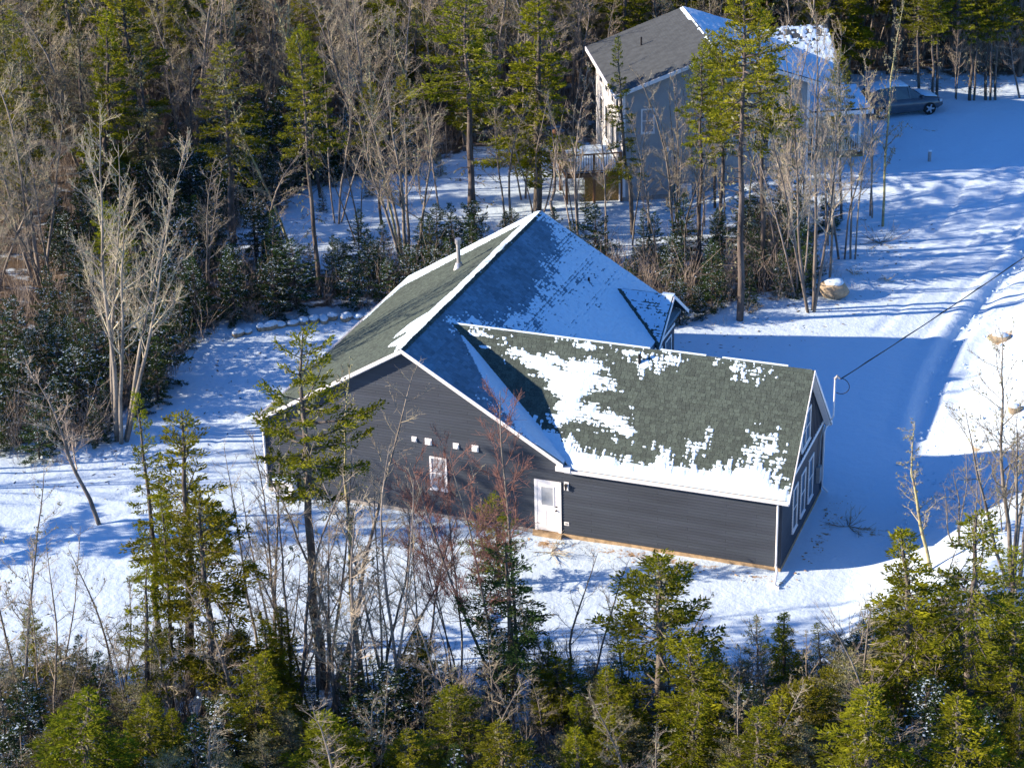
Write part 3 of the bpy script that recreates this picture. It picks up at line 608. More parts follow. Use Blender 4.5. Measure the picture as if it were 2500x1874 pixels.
MB().box(-.02, 9.62, -.03, -.0, -.3, .24).build('foundation', M['concrete'], H2)
lw = MB().box(0, .15, .151, DEP, -.3, EZ - .1).build('wall', M['siding_grey'], H2, label='sunlit side wall with tall windows')
b_ = MB(); z = .25
while z < EZ - .2: b_.prism([(0, .0, z), (-.02, .0, z), (-.005, .0, z + .13), (0, .0, z + .13)], (0, DEP, 0)); z += .13
o = b_.build('siding_course', M['siding_grey'], lw); o['kind'] = 'stuff'
MB().box(9.45, 9.6, .151, DEP, -.3, EZ - .1).build('wall', M['siding_grey'], H2, label='right side wall'); MB().prism([(.151, DEP, 0), (9.449, DEP, 0), (9.449, DEP, EZ - .1), (4.8, DEP, RZ - .12), (.151, DEP, EZ - .1)], (0, -.15, 0)).build('wall', M['siding_grey'], H2, label='rear wall')
for (x0, x1, y0, y1) in ((-.04, .1, -.035, -.001), (-.04, 0, 0, .1), (-.04, 0, DEP - .12, DEP), (9.5, 9.64, -.035, -.001)): MB().box(x0, x1, y0, y1, .24, EZ - .15).build('corner_trim', M['trim'], H2)
def win2_left(b0, b1, z0, z1):
    f = .08; fr_ = MB(); t = .04
    for (a0, a1, c0, c1) in ((b0, b1, z1 - f, z1), (b0, b1, z0, z0 + f), (b0, b0 + f, z0 + f, z1 - f), (b1 - f, b1, z0 + f, z1 - f)): fr_.box(-.02 - t, -.02, a0, a1, c0, c1)
    wd = fr_.build('window', M['trim'], H2); MB().box(-.03, -.022, b0 + f, b1 - f, z0 + f, z1 - f).build('pane', M['glass'], wd)
for b0, b1 in ((.9, 1.9), (2.3, 3.3), (4.2, 5.2), (5.8, 6.9)): win2_left(b0, b1, 1.75 if b0 in (2.3, 4.2) else 2.3, 3.7); win2_left(b0 + .05, b1 - .05, 4.35, 5.5)
window_y(6.75, 7.61, 2.2, 4.1, y=-.025, parent=H2, glass='glass', mullion='h', lab='tall dark window on the right of the gable wall')
window_y(.9, 1.6, 3.6, 4.9, y=-.025, parent=H2, glass='glass_blind', mullion='h')
v2 = MB().box(2.05, 2.35, -.05, -.021, 2.6, 2.82).build('wall_vent', M['trim'], H2); MB().prism([(2.1, -.0505, 2.8), (2.1, -.14, 2.62), (2.1, -.0505, 2.62)], (.2, 0, 0)).build('hood', M['trim'], v2)
oo = .5
r2 = MB().prism([(-oo, -oo, EZ - ms*oo), (HALF, -oo, RZ), (HALF, DEP + oo, RZ), (-oo, DEP + oo, EZ - ms*oo)], (0, 0, -.14)).build('roof', M['shingle2'], H2, label='dark grey main roof')
MB().prism([(HALF, -oo, RZ), (9.6 + oo, -oo, EZ - ms*oo), (9.6 + oo, DEP + oo, EZ - ms*oo), (HALF, DEP + oo, RZ)], (0, 0, -.14)).build('shaded_slope', M['shingle2'], r2)
s3 = math.hypot(1, ms); L3 = nrm((-1, 0, -ms)); N3 = nrm((-ms, 0, 1)); R3 = nrm((1, 0, -ms)); NR3 = nrm((ms, 0, 1)); b_ = MB(); v = (HALF + oo) * s3
while v > .2:                                        # shingle courses stand out as steps
    p = np.array((HALF, -oo, RZ)) + L3 * v; q = np.array((HALF, -oo, RZ)) + L3 * (v - .145)
    b_.prism([tuple(p), tuple(p + N3 * .022), tuple(q + N3 * .004), tuple(q)], (0, DEP + 2*oo, 0)); v -= .145
o = b_.build('shingle_field', M['shingle2'], r2); o['kind'] = 'stuff'
snow_sheet(r2, (HALF, -oo, RZ), Yv, R3, NR3, DEP + 2*oo, (HALF + oo) * s3, lambda u, v: .75 + .5 * (fbm(u, v, 3, 81) - .45), .07, st=.12, seed=8)
snow_sheet(r2, (HALF, -oo, RZ), Yv, L3, N3, DEP + 2*oo, 1.2, lambda u, v: .55 - v * 1.6 + .5 * (fbm(u * 2, v * 2, 3, 82) - .45) + .25 * (u > 6.5), .06, st=.08, seed=9)
rake((-oo, -oo, EZ - ms*oo + .02), (HALF, -oo, RZ + .02), r2, .2, .03); rake((HALF, -oo, RZ + .02), (9.6 + oo, -oo, EZ - ms*oo + .02), r2, .2, .03)
rake((-oo, -oo - .03, EZ - ms*oo + .02), (-oo, DEP + oo, EZ - ms*oo + .02), r2, .2, .05, n=(-1, 0, 0))
MB().tube([(1.9, 5.2, EZ + ms * 1.9), (1.9, 5.2, EZ + ms*1.9 + .45)], .05, .05, 8).build('plumbing_vent', M['black'], H2)
# right wing with snowy roof
MB().box(9.6, 12.2, 4, 4.15, 0, 4.2).build('wall', M['siding_grey'], H2, label='wing wall behind the porch'); MB().prism([(12.2, 4.15, 0), (12.2, 11.6, 0), (12.2, 11.6, 4.2), (12.2, 7.8, 6.35), (12.2, 4.15, 4.2)], (-.15, 0, 0)).build('wall', M['siding_grey'], H2, label='wing end wall')
mw = .58; wr = MB().prism([(8.1, 7.8, 6.5), (10.3, 3.6, 6.5 - mw*4.2), (12.6, 3.6, 6.5 - mw*4.2), (12.6, 7.8, 6.5)], (0, 0, -.14)).build('roof', M['shingle2'], H2, label='snow-covered wing roof')
MB().prism([(8.1, 7.8, 6.5), (12.6, 7.8, 6.5), (12.6, 12.0, 6.5 - mw*4.2), (10.3, 12.0, 6.5 - mw*4.2)], (0, 0, -.14)).build('far_slope', M['shingle2'], wr)
def cov_w2(u, v):
    x = 8.1 + u; y = 7.8 - v / math.hypot(1, mw); val = x - 8.1 - 2.2 * (v / (4.2 * math.hypot(1, mw)))
    return np.where(val > 0, .58 + .12 * v - .12 * (x > 9.5) * (v < 2) + .5 * (fbm(u * 2, v * 2, 3, 83) - .45), 0)
snow_sheet(wr, (8.1, 7.8, 6.5), Xv, nrm((0, -1, -mw)), nrm((0, -mw, 1)), 4.5, 4.2 * math.hypot(1, mw), cov_w2, .05, st=.07, ex=.28, seed=10, grid=.03)
# porch
PZ = 1.35
MB().box(9.65, 13.0, 1.4, 3.98, PZ - .12, PZ).build('porch_floor', M['deckwood'], H2); MB().box(9.65, 13.0, 1.36, 1.4, .85, PZ - .13).build('porch_skirt', M['osb'], H2)
pr = MB().prism([(9.65, 4.0, 4.15), (9.65, 1.0, 3.75), (13.3, 1.0, 3.75), (13.3, 4.0, 4.15)], (0, 0, -.12)).build('porch_roof', M['shingle2'], H2); MB().box(9.65, 13.3, .96, 1.0, 3.55, 3.77).build('fascia', M['trim'], pr); MB().box(13.3, 13.34, .96, 4.0, 3.55, 3.77).build('fascia', M['trim'], pr)
snow_sheet(pr, (9.65, 4.0, 4.15), Xv, nrm((0, -1, -.133)), nrm((0, -.133, 1)), 3.65, 3.02, lambda u, v: .9 + 0 * u, .08, st=.15, seed=12)
for a in (10.4, 12.8): MB().box(a - .07, a + .07, 1.45, 1.59, PZ, 3.63).build('post', M['trim'], H2)
rl = MB().box(9.7, 12.73, 1.49, 1.55, PZ + .9, PZ + .96).build('porch_railing', M['trim'], H2); MB().box(9.7, 12.73, 1.5, 1.54, PZ + .1, PZ + .15).build('bottom_rail', M['trim'], rl)
bm_ = MB().box(-.015, .015, -.015, .015, 0, .75).mesh('baluster', M['trim'])
for k in range(24):
    o = link('baluster', bm_, rl, (9.8 + k * .125, 1.52, PZ + .15))
# deck on the left side
DZ = 1.6
dk = MB().box(-3.0, -.045, 0, 4.4, DZ - .18, DZ - .0).build('deck', M['deckwood'], H2)
snow_sheet(dk, (-3.0, 0, DZ - .01), Xv, Yv, (0, 0, 1.), 2.95, 4.4, lambda u, v: .95 + .3 * (fbm(u * 2, v * 2, 3, 91) - .45), .09, st=.12, ex=10, seed=13)
for (a, b) in ((-2.93, .07), (-1.5, .07), (-.12, .07), (-2.93, 2.2), (-2.93, 4.3)):
    MB().box(a - .06, a + .06, b - .06, b + .06, -.1, DZ + 1.0).build('deck_post', M['deckwood'], dk)
for (a0, a1, b0, b1) in ((-2.87, -.18, .04, .10),): pass
t1 = MB().box(-2.99, -.06, .02, .13, DZ + 1.0, DZ + 1.05).build('top_rail', M['deckwood'], dk); MB().box(-2.87, -.18, .05, .09, DZ + .1, DZ + .15).build('bottom_rail', M['deckwood'], dk)
t2 = MB().box(-2.99, -2.87, .13, 4.36, DZ + 1.0, DZ + 1.05).build('top_rail', M['deckwood'], dk); MB().box(-2.95, -2.91, .13, 4.24, DZ + .1, DZ + .15).build('bottom_rail', M['deckwood'], dk)
bm2 = MB().box(-.012, .012, -.012, .012, 0, .85).mesh('baluster', M['black'])
for k in range(21): link('baluster', bm2, dk, (-2.82 + k * .13, .07, DZ + .15))
for k in range(31): link('baluster', bm2, dk, (-2.93, .2 + k * .13, DZ + .15))
MB().box(-1.95, -.2, .3, .33, -.1, DZ - .2).build('plywood_panel', M['osb'], dk); MB().box(-.2, -.16, .0, .34, -.1, DZ - .2).build('panel_edge', M['trim'], dk)
MB().box(-1.95, -.2, .34, 2.2, DZ - .45, DZ - .2).build('joist_band', M['deckwood'], dk)
hp = thing('heat_pump', 'cream heat pump unit against the pale grey gable wall', 'heat pump', h2w(3.05, -.45), TH2)
MB().box(-.4, .4, -.17, .17, .1, .85).build('casing', M['trim'], hp); MB().tube([(-.08, -.171, .48), (-.08, -.19, .48)], .27, .27, 20).build('fan_grille', M['greybox'], hp)
for x in (-.3, .3): MB().box(x - .04, x + .04, -.17, .17, -.1, .1).build('foot', M['black'], hp)

# ------------------------------------------------------------------ parked car
car = thing('parked_car', 'dark SUV with snow on roof and bonnet, parked beyond the grey house', 'car', (14.38, 49.65, float(terr(14.4, 49.7)) + .0), math.radians(35.7))
def loft(sections, name, m, parent, smooth=True):
    V = []; F = []; k = len(sections[0])
    for s_ in sections: V += s_
    for i in range(len(sections) - 1):
        for j in range(k): q = (j + 1) % k; F.append((i*k + j, i*k + q, (i+1)*k + q, (i+1)*k + j))
    F.append(tuple(range(k - 1, -1, -1))); F.append(tuple((len(sections)-1)*k + j for j in range(k)))
    me = raw_mesh(name, V, F, m, smooth=smooth); return link(name, me, parent)
def sect(x, w, zb, zt, tw):      # rounded body section
    return [(x, -w, zb + .08), (x, -w * .9, zb), (x, w * .9, zb), (x, w, zb + .08), (x, w, (zb + zt) / 2 + .05), (x, w * tw, zt), (x, w * .5, zt + .03), (x, -w * .5, zt + .03), (x, -w * tw, zt), (x, -w, (zb + zt) / 2 + .05)]
loft([sect(-2.25, .70, .42, .85, .95), sect(-2.15, .86, .30, 1.05, .95), sect(-1.6, .91, .26, 1.08, .93), sect(-.5, .92, .24, 1.02, .93), sect(.8, .92, .24, 1.0, .93), sect(1.5, .91, .26, .96, .92), sect(2.0, .86, .30, .86, .9), sect(2.28, .72, .36, .70, .9)], 'body', M['carpaint'], car)
cab = [[(-2.12, -.78, 1.02), (-2.12, .78, 1.02), (-1.95, .62, 1.35), (-1.95, -.62, 1.35)], [(-1.6, -.82, 1.04), (-1.6, .82, 1.04), (-1.6, .62, 1.60), (-1.6, -.62, 1.60)], [(-.6, -.84, 1.0), (-.6, .84, 1.0), (-.6, .64, 1.69), (-.6, -.64, 1.69)], [(.3, -.84, .98), (.3, .84, .98), (.2, .62, 1.62), (.2, -.62, 1.62)], [(1.15, -.82, .97), (1.15, .82, .97), (1.05, .74, 1.03), (1.05, -.74, 1.03)]]
loft(cab, 'cabin', M['glass'], car, smooth=False)
rf = [[(-2.0, -.60, 1.36), (-2.0, .60, 1.36), (-1.98, .55, 1.40), (-1.98, -.55, 1.40)], [(-1.6, -.645, 1.58), (-1.6, .645, 1.58), (-1.6, .55, 1.64), (-1.6, -.55, 1.64)], [(-.6, -.665, 1.67), (-.6, .665, 1.67), (-.6, .55, 1.73), (-.6, -.55, 1.73)], [(.2, -.64, 1.60), (.2, .64, 1.60), (.2, .55, 1.65), (.2, -.55, 1.65)]]
loft(rf, 'roof', M['carpaint'], car, smooth=False)
loft([[(-1.9, -.55, 1.43), (-1.9, .55, 1.43), (-1.9, .5, 1.46), (-1.9, -.5, 1.46)], [(-1.6, -.6, 1.63), (-1.6, .6, 1.63), (-1.6, .54, 1.70), (-1.6, -.54, 1.70)], [(-.6, -.62, 1.72), (-.6, .62, 1.72), (-.6, .55, 1.80), (-.6, -.55, 1.80)], [(.25, -.58, 1.62), (.25, .58, 1.62), (.2, .5, 1.70), (.2, -.5, 1.70)]], 'roof_snow', M['roof_snow'], car)
loft([[(1.1, -.66, 1.03), (1.1, .66, 1.03), (1.1, .6, 1.06), (1.1, -.6, 1.06)], [(1.5, -.7, .99), (1.5, .7, .99), (1.5, .6, 1.04), (1.5, -.6, 1.04)], [(2.0, -.6, .89), (2.0, .6, .89), (2.0, .5, .92), (2.0, -.5, .92)]], 'bonnet_snow', M['roof_snow'], car)
for y in (-1, 1):
    for (x0, x1, xa, xb) in ((-.55, .18, -.52, .1), (.22, .3, .14, .2), (-.65, -.57, -.63, -.55)):
        MB().prism([(x0, y * .845, .99), (x1, y * .845, .99), (xb, y * .66, 1.6), (xa, y * .66, 1.6)], (0, y * .012, 0)).build('pillar', M['carpaint'], car) if x1 - x0 < .2 else None
    MB().box(.9, 1.02, min(y * .84, y * 1.02), max(y * .84, y * 1.02), 1.0, 1.14).build('wing_mirror', M['carpaint'], car)
    MB().prism([(2.02, y * .60, .66), (2.02, y * .87, .66), (2.02, y * .87, .82), (2.02, y * .60, .82)], (.18, -.06 * y, -.02)).build('headlight', M['lamp_white'], car)
    MB().box(-2.2, -2.05, min(y * .6, y * .86), max(y * .6, y * .86), .85, 1.02).build('tail_light', M['red'], car)
    for x in (-1.42, 1.42):
        yy = y * .80
        wl = MB().tube([(x, yy, .35), (x, yy + y * .16, .35)], .35, .35, 20).build('wheel', M['tyre'], car)
        MB().tube([(x, yy + y * .161, .35), (x, yy + y * .175, .35)], .12, .10, 14).build('hub', M['rim'], wl)
        sp = MB()
        for k in range(5):
            t = k * 2 * math.pi / 5; c_, s_ = math.cos(t), math.sin(t); p0 = Vector((x + c_ * .05, yy + y * .165, .35 + s_ * .05)); p1 = Vector((x + c_ * .25, yy + y * .165, .35 + s_ * .25)); n_ = Vector((-s_, 0, c_)) * .035
            sp.prism([p0 - n_, p1 - n_ * 1.3, p1 + n_ * 1.3, p0 + n_], (0, y * .012, 0))
        sp.build('rim', M['rim'], wl)

# ------------------------------------------------------------------ boulders, stub pipe, cover, cable
def rock_mesh(seed, sx, sy, sz, name='boulder', m='rock', th=.72):
    r = np.random.RandomState(seed); import bmesh
    bm = bmesh.new(); bmesh.ops.create_icosphere(bm, subdivisions=3, radius=1)
    pl = [(nrm(r.randn(3)), .72 + .2 * r.rand()) for _ in range(9)]
    for v in bm.verts:
        p = np.array(v.co)
        for n, d in pl:
            k = p @ n
            if k > d: p = p - n * (k - d) * .85
        p = p * (1 + .05 * (vnoise(np.array([p[0] * 3 + 9]), np.array([p[1] * 3 + p[2] * 2 + 9]), seed)[0] - .5))
        v.co = (p[0] * sx, p[1] * sy, p[2] * sz)
    me = bpy.data.meshes.new(name); bm.to_mesh(me); 
    cap = bmesh.new(); zmax = max(v.co.z for v in bm.verts)
    fs = [f for f in bm.faces if f.normal.z > th and f.calc_center_median().z > zmax * .3]
    bmesh.ops.delete(bm, geom=[f for f in bm.faces if f not in fs], context='FACES')
    for v in bm.verts: v.co = (v.co.x * 1.01, v.co.y * 1.01, v.co.z + .01 * sz + .008)
    ext = bmesh.ops.extrude_edge_only(bm, edges=[e for e in bm.edges if e.is_boundary]); 
    for g_ in ext['geom']:
        if isinstance(g_, bmesh.types.BMVert): g_.co.z -= .05 * sz + .012
    mc = bpy.data.meshes.new('snow_cap'); bm.to_mesh(mc); bm.free(); cap.free()
    me.materials.append(M[m]); mc.materials.append(M['roof_snow'])
    for q in (me, mc): q.polygons.foreach_set('use_smooth', np.ones(len(q.polygons), dtype=bool))
    return me, mc
def boulder(x, y, sx, sy, sz, seed, label, sink=.35, rz=0, group=None, m='rock', th=.72):
    t = thing('boulder', label, 'boulder', (x, y, float(terr(x, y)) + sz * (1 - sink) - .02), rz, group); me, mc = rock_mesh(seed, sx, sy, sz, 'rock', m, th)
    link('rock', me, t); link('snow_cap', mc, t)
boulder(16.3, 25.1, .72, .6, .5, 4, 'large tan boulder capped with snow beside the thick-trunked maple', .12, .3)
ROW = [(-7.85, 12.9), (-7.5, 13.2), (-7.15, 13.6), (-6.8, 13.95), (-6.45, 14.35), (-6.1, 14.65), (-5.75, 14.95), (-5.35, 15.2), (-4.95, 15.45), (-4.55, 15.75), (-4.1, 15.95), (-3.6, 16.1), (-3.1, 16.2), (-2.6, 16.3)]
STONE = ('first', 'second', 'third', 'fourth', 'fifth', 'sixth', 'seventh', 'eighth', 'ninth', 'tenth', 'eleventh', 'twelfth', 'thirteenth', 'fourteenth')
for i, (x, y) in enumerate(ROW): boulder(x + rnd.uniform(-.12, .12), y + rnd.uniform(-.12, .12), .2 + .2 * rnd.random(), .2 + .1 * rnd.random(), .16 + .12 * rnd.random(), 20 + i, 'snow-capped stone, ' + STONE[i] + ' from the left in the row edging the side yard', .2, rnd.random() * 3, 'stones in a row along the yard edge', th=.1)
for i, (x, y, s, lab) in enumerate(((24.3, 21.7, .55, 'tan rock poking out of the sunlit bank at the bend of the drive'), (26.2, 12.6, .4, 'tan rock poking out halfway down the sunlit bank'), (25.3, 9.6, .28, 'small tan rock low on the sunlit bank'), (27.6, -3.4, .5, 'rock showing through the snow on the lower right bank'))):
    boulder(x, y, s, s * .7, s * .5, 60 + i, lab, .55, i * 1.3)
sp = thing('standpipe', 'short capped pipe standing in the sunlit snow by the drive', 'pipe', (17.5, 41.9, float(terr(17.5, 41.9))))
MB().tube([(0, 0, -.1), (0, 0, .55)], .09, .09, 12).build('pipe', M['greybox'], sp); MB().tube([(0, 0, .55), (0, 0, .64)], .11, .10, 12).build('cap', M['roof_snow'], sp)
wc = thing('well_cover', 'round snow-covered lid in the yard before the charcoal wall', 'cover', (11.2, -6.2, -.03))
MB().tube([(0, 0, 0), (0, 0, .1)], .38, .36, 24).build('lid', M['concrete'], wc); MB().tube([(0, 0, .1), (0, 0, .15)], .37, .25, 24).build('snow_cap', M['roof_snow'], wc)
# service drop from the mast to the pole beyond the right edge
p0 = Vector((XR + .62, 6.15, 4.82)); p1 = Vector((33.5, 37.0, 8.2)); pts = []
for i in range(41):
    t = i / 40; q = p0.lerp(p1, t); q.z -= 4 * .35 * t * (1 - t); pts.append(q)
cb = thing('power_cable', 'black service cable rising from the house mast to the upper right', 'cable', tuple(p0)); MB().tube([q - p0 for q in pts], .02, .02, 5).build('wire', M['black'], cb)
tw = [q - p0 + Vector((.02 * math.sin(i * 2.2), .02 * math.cos(i * 2.2), .02)) for i, q in enumerate(pts)]; MB().tube(tw, .014, .014, 4).build('wire', M['black'], cb)
up_ = thing('utility_pole', 'wooden utility pole just beyond the right edge of the drive', 'pole', (33.5, 37.0, 0)); MB().tube([(0, 0, -.3), (0, 0, 9.0)], .16, .11, 10).build('shaft', M['bark_g'], up_); MB().box(-.9, .9, -.06, .06, 8.2, 8.32).build('crossarm', M['bark'], up_)

# ------------------------------------------------------------------ trees
def tubes_arrays(paths, sides):
    """paths: list of (pts (k,3), radii (k)); returns V, F"""
    V = []; F = []; n = 0
    for P, R in paths:
        P = np.asarray(P); k = len(P); d = np.gradient(P, axis=0); d /= (np.linalg.norm(d, axis=1)[:, None] + 1e-9)
        ref = np.array([1., .1, 0]) if abs(d[0][2]) > .8 else np.array([0, 0, 1.])
        a = np.cross(d, ref); a /= (np.linalg.norm(a, axis=1)[:, None] + 1e-9); b = np.cross(d, a)
        t = np.arange(sides) * 2 * np.pi / sides
        ring = P[:, None] + (a[:, None] * np.cos(t)[None, :, None] + b[:, None] * np.sin(t)[None, :, None]) * np.asarray(R)[:, None, None]
        V.append(ring.reshape(-1, 3)); i = np.arange(k - 1)[:, None] * sides; j = np.arange(sides)[None]; q = (j + 1) % sides
        F.append(np.stack([n + i + j, n + i + q, n + i + sides + q, n + i + sides + j], -1).reshape(-1, 4)); n += k * sides
    return np.concatenate(V), np.concatenate(F)
def tube_mesh(name, groups, m):
    """groups: list of (paths, sides)"""
    Vs = []; Fs = []; n = 0
    for paths, sides in groups:
        if not paths: continue
        V, F = tubes_arrays(paths, sides); Vs.append(V); Fs.append(F + n); n += len(V)
    return raw_mesh(name, np.concatenate(Vs), np.concatenate(Fs), m, smooth=True)
def tuft_mesh(name, P, D, ln, wd, rs, m, two=True):
    """needle tufts: slim crossed triangles at P along D"""
    k = len(P); D = D / (np.linalg.norm(D, axis=1)[:, None] + 1e-9)
    R = rs.randn(k, 3); A = np.cross(D, R); A /= (np.linalg.norm(A, axis=1)[:, None] + 1e-9); B = np.cross(D, A)
    L = (ln * (.7 + .6 * rs.rand(k)))[:, None]; W = (wd * (.7 + .6 * rs.rand(k)))[:, None]
    t1 = np.stack([P - A * W * .5, P + A * W * .5, P + D * L * .55 + A * W * .45, P + D * L], 1)
    q1 = np.stack([P - A * W * .35 - D * L * .1, P + A * W * .5 + D * L * .35, P + D * L, P - A * W * .5 + D * L * .4], 1)
    if two: q2 = np.stack([P - B * W * .35, P + B * W * .5 + D * L * .35, P + D * L * .95, P - B * W * .5 + D * L * .4], 1); V = np.concatenate([q1, q2]).reshape(-1, 3); n = 2 * k
    else: V = q1.reshape(-1, 3); n = k
    cl = fbm(P[:, 0] * 2.2 + P[:, 2] * .7 + 31, P[:, 1] * 2.2 + P[:, 2] * 1.3 + 17, 2, 77) / .75; tone = np.clip(cl * .8 + .1 + .16 * rs.randn(k), 0, 1); tone = np.concatenate([tone, tone]) if two else tone
    return raw_mesh(name, V, np.arange(n * 4).reshape(n, 4), m, tone=tone)

def conifer(seed, lo=.35, R=1.5, nb=90, shape='cone', tuft=(.15, .05), dens=1.0, bare_lo=.08, mat_='needle', snow=0, lichen=0., droop=.25, tr=.13, H=10., gap=.0, upturn=.25, bend=.15):
    """nominal 10 m conifer; returns dict of meshes"""
    rs = np.random.RandomState(seed)
    zt = np.linspace(0, 1, 9); bx, by = rs.randn(2) * bend
    trunk = np.stack([bx * np.sin(zt * 2.5) * .6 + .05 * rs.randn(9) * (zt > 0), by * np.sin(zt * 2.2) * .6 + .05 * rs.randn(9) * (zt > 0), zt * H], 1); trunk[0, 2] = -.4; trunk[0, :2] = 0
    off = trunk[-1, :2].copy(); trunk[:, :2] -= np.outer(zt, off)
    tr_r = tr * (1 - zt) ** .75 + .012
    tp = lambda z: np.array([np.interp(z, trunk[:, 2], trunk[:, 0]), np.interp(z, trunk[:, 2], trunk[:, 1]), z])
    wood = []; TP = []; TD = []; SP = []; LP = []; LD = []
    ang = rs.rand() * 6
    gaps = rs.rand(14)
    for i in range(nb):
        t = (i + rs.rand() * .8) / nb; z = (lo + (1 - lo) * t) * H * .985; ang += 2.399 + rs.randn() * .35
        if gap and gaps[int(t * 13.9)] < gap and rs.rand() < .75 and t < .9: continue
        if shape == 'cone': rad = R * (1 - t) ** .85 + .10
        elif shape == 'dome': rad = R * (1 - t ** 2.2) ** .8 * (.55 + .45 * min(1, t * 3)) + .12
        elif shape == 'column': rad = R * (1 - t ** 3) * (.6 + .4 * min(1, t * 4)) * .9 + .1
        rad *= .6 + .55 * rs.rand()
        sec = math.sin(ang * 1.0 + seed) * .18 + 1; rad *= sec
        pit = -.12 + .75 * t ** 1.5 + rs.randn() * .10
        k = 6; s = np.linspace(0, 1, k); dirh = np.array([math.cos(ang), math.sin(ang)])
        hor = s * rad * math.cos(pit); ver = s * rad * math.sin(pit) - droop * rad * s ** 2 * (1 - t) + upturn * rad * s ** 3 * .6
        side = np.array([-dirh[1], dirh[0]]) * rs.randn() * .08 * rad
        P = np.stack([dirh[0] * hor + side[0] * s ** 2, dirh[1] * hor + side[1] * s ** 2, ver], 1) + tp(z)
        wood.append((P, .022 * (rad / 1.2 + .3) * (1 - s * .8)))
        # sprays of side twigs
        nt_ = max(4, int(rad * 14 * dens)); ss = .18 + .82 * np.sort(rs.rand(nt_)) ** .8
        base = np.stack([np.interp(ss, s, P[:, c]) for c in range(3)], 1); ddir = np.stack([np.interp(ss, s, np.gradient(P[:, c], s)) for c in range(3)], 1); ddir /= np.linalg.norm(ddir, axis=1)[:, None]
        lat = np.cross(ddir, [0, 0, 1.]); lat /= (np.linalg.norm(lat, axis=1)[:, None] + 1e-9); sg = np.where(np.arange(nt_) % 2, 1, -1)[:, None]
        tl = (.14 + .30 * rad * (1 - ss) ** .7 * (ss > .1) * np.minimum(1, ss * 2.5)) * (.6 + .7 * rs.rand(nt_)); td = ddir * .75 + lat * sg * .75 + np.array([0, 0, 1.]) * rs.randn(nt_, 1) * .16; td /= np.linalg.norm(td, axis=1)[:, None]
        for j in range(nt_):
            m_ = max(3, int(tl[j] / (tuft[0] * .27))); q = ((np.arange(m_) + rs.rand(m_) * .5) / m_) ** .8
            pp = base[j] + td[j] * (q * tl[j])[:, None] + rs.randn(m_, 3) * .028 * (tuft[0] / .11); TP.append(pp); TD.append(td[j] + rs.randn(m_, 3) * .38 + np.array([0, 0, .12]))
        tip = base[-1] + (P[-1] - base[-1]) * rs.rand(3)[:, None]; TP.append(tip); TD.append(np.tile(ddir[-1], (3, 1)) + rs.randn(3, 3) * .3)
        if snow and rs.rand() < .8:
            m_ = max(1, int(rad * 3.4 * snow)); q = .3 + .7 * rs.rand(m_); sp_ = np.stack([np.interp(q, s, P[:, c]) for c in range(3)], 1); sp_[:, :2] += rs.randn(m_, 2) * .10 * rad; sp_[:, 2] += .035; SP.append(sp_)
        if lichen and rs.rand() < .8:
            m_ = int(rad * 16 * lichen) + 1; q = rs.rand(m_) * .8; lp = np.stack([np.interp(q, s, P[:, c]) for c in range(3)], 1) + rs.randn(m_, 3) * .08 * rad; LP.append(lp); LD.append(rs.randn(m_, 3) * .5 + np.array([0, 0, -.4]))
    # leader
    TP.append(np.array([[0, 0, H * (.97 + .03 * q)] for q in rs.rand(8)])); TD.append(rs.randn(8, 3) * .4 + np.array([0, 0, 1.]))
    # dead lower branches
    nd = int(bare_lo * 100 * lo)
    for i in range(nd):
        z = H * (.06 + (lo - .02) * rs.rand()); a = rs.rand() * 6.3; L_ = (.25 + .9 * rs.rand() ** 1.5) * R * .55; s = np.linspace(0, 1, 4)
        P = np.stack([math.cos(a) * s * L_, math.sin(a) * s * L_, -.15 * s ** 2 * L_ + .1 * rs.randn() * s], 1) + tp(z); wood.append((P, .014 * (1 - s * .7)))
        for q in range(int(L_ * 4)):
            sq = .3 + .6 * rs.rand(); c_ = P[0] + (P[-1] - P[0]) * sq; dd = rs.randn(3) * .5 + np.array([math.cos(a), math.sin(a), 0]); dd /= np.linalg.norm(dd); wood.append((np.stack([c_, c_ + dd * .22 * L_]), np.array([.008, .005])))
            if lichen: LP.append(c_[None] + dd * .1); LD.append(rs.randn(1, 3) * .4 - np.array([[0, 0, .5]]))
    big = [(trunk, tr_r)]
    # branches: split by side twig thinness
    out = {'trunk': tube_mesh('trunk', [(big, 9), ([p for p in wood if len(p[0]) > 2], 4), ([p for p in wood if len(p[0]) == 2], 3)], M['bark'])}
    out['crown'] = tuft_mesh('crown', np.concatenate(TP), np.concatenate(TD), tuft[0], tuft[1], rs, M[mat_])
    if SP:
        P = np.concatenate(SP); D = rs.randn(len(P), 3) * np.array([1, 1, .15]); k = len(P); L = D / np.linalg.norm(D, axis=1)[:, None] * (.06 + .16 * rs.rand(k) ** 2)[:, None]; Wv = np.cross(L, [0, 0, 1.]) * .55
        V = np.stack([P - L, P - Wv, P + L, P + Wv], 1).reshape(-1, 3); out['snow'] = raw_mesh('snow', V, np.arange(k * 4).reshape(k, 4), M['roof_snow'])
    if LP: out['lichen'] = tuft_mesh('lichen', np.concatenate(LP), np.concatenate(LD), .16, .05, rs, M['lichen'])
    return out

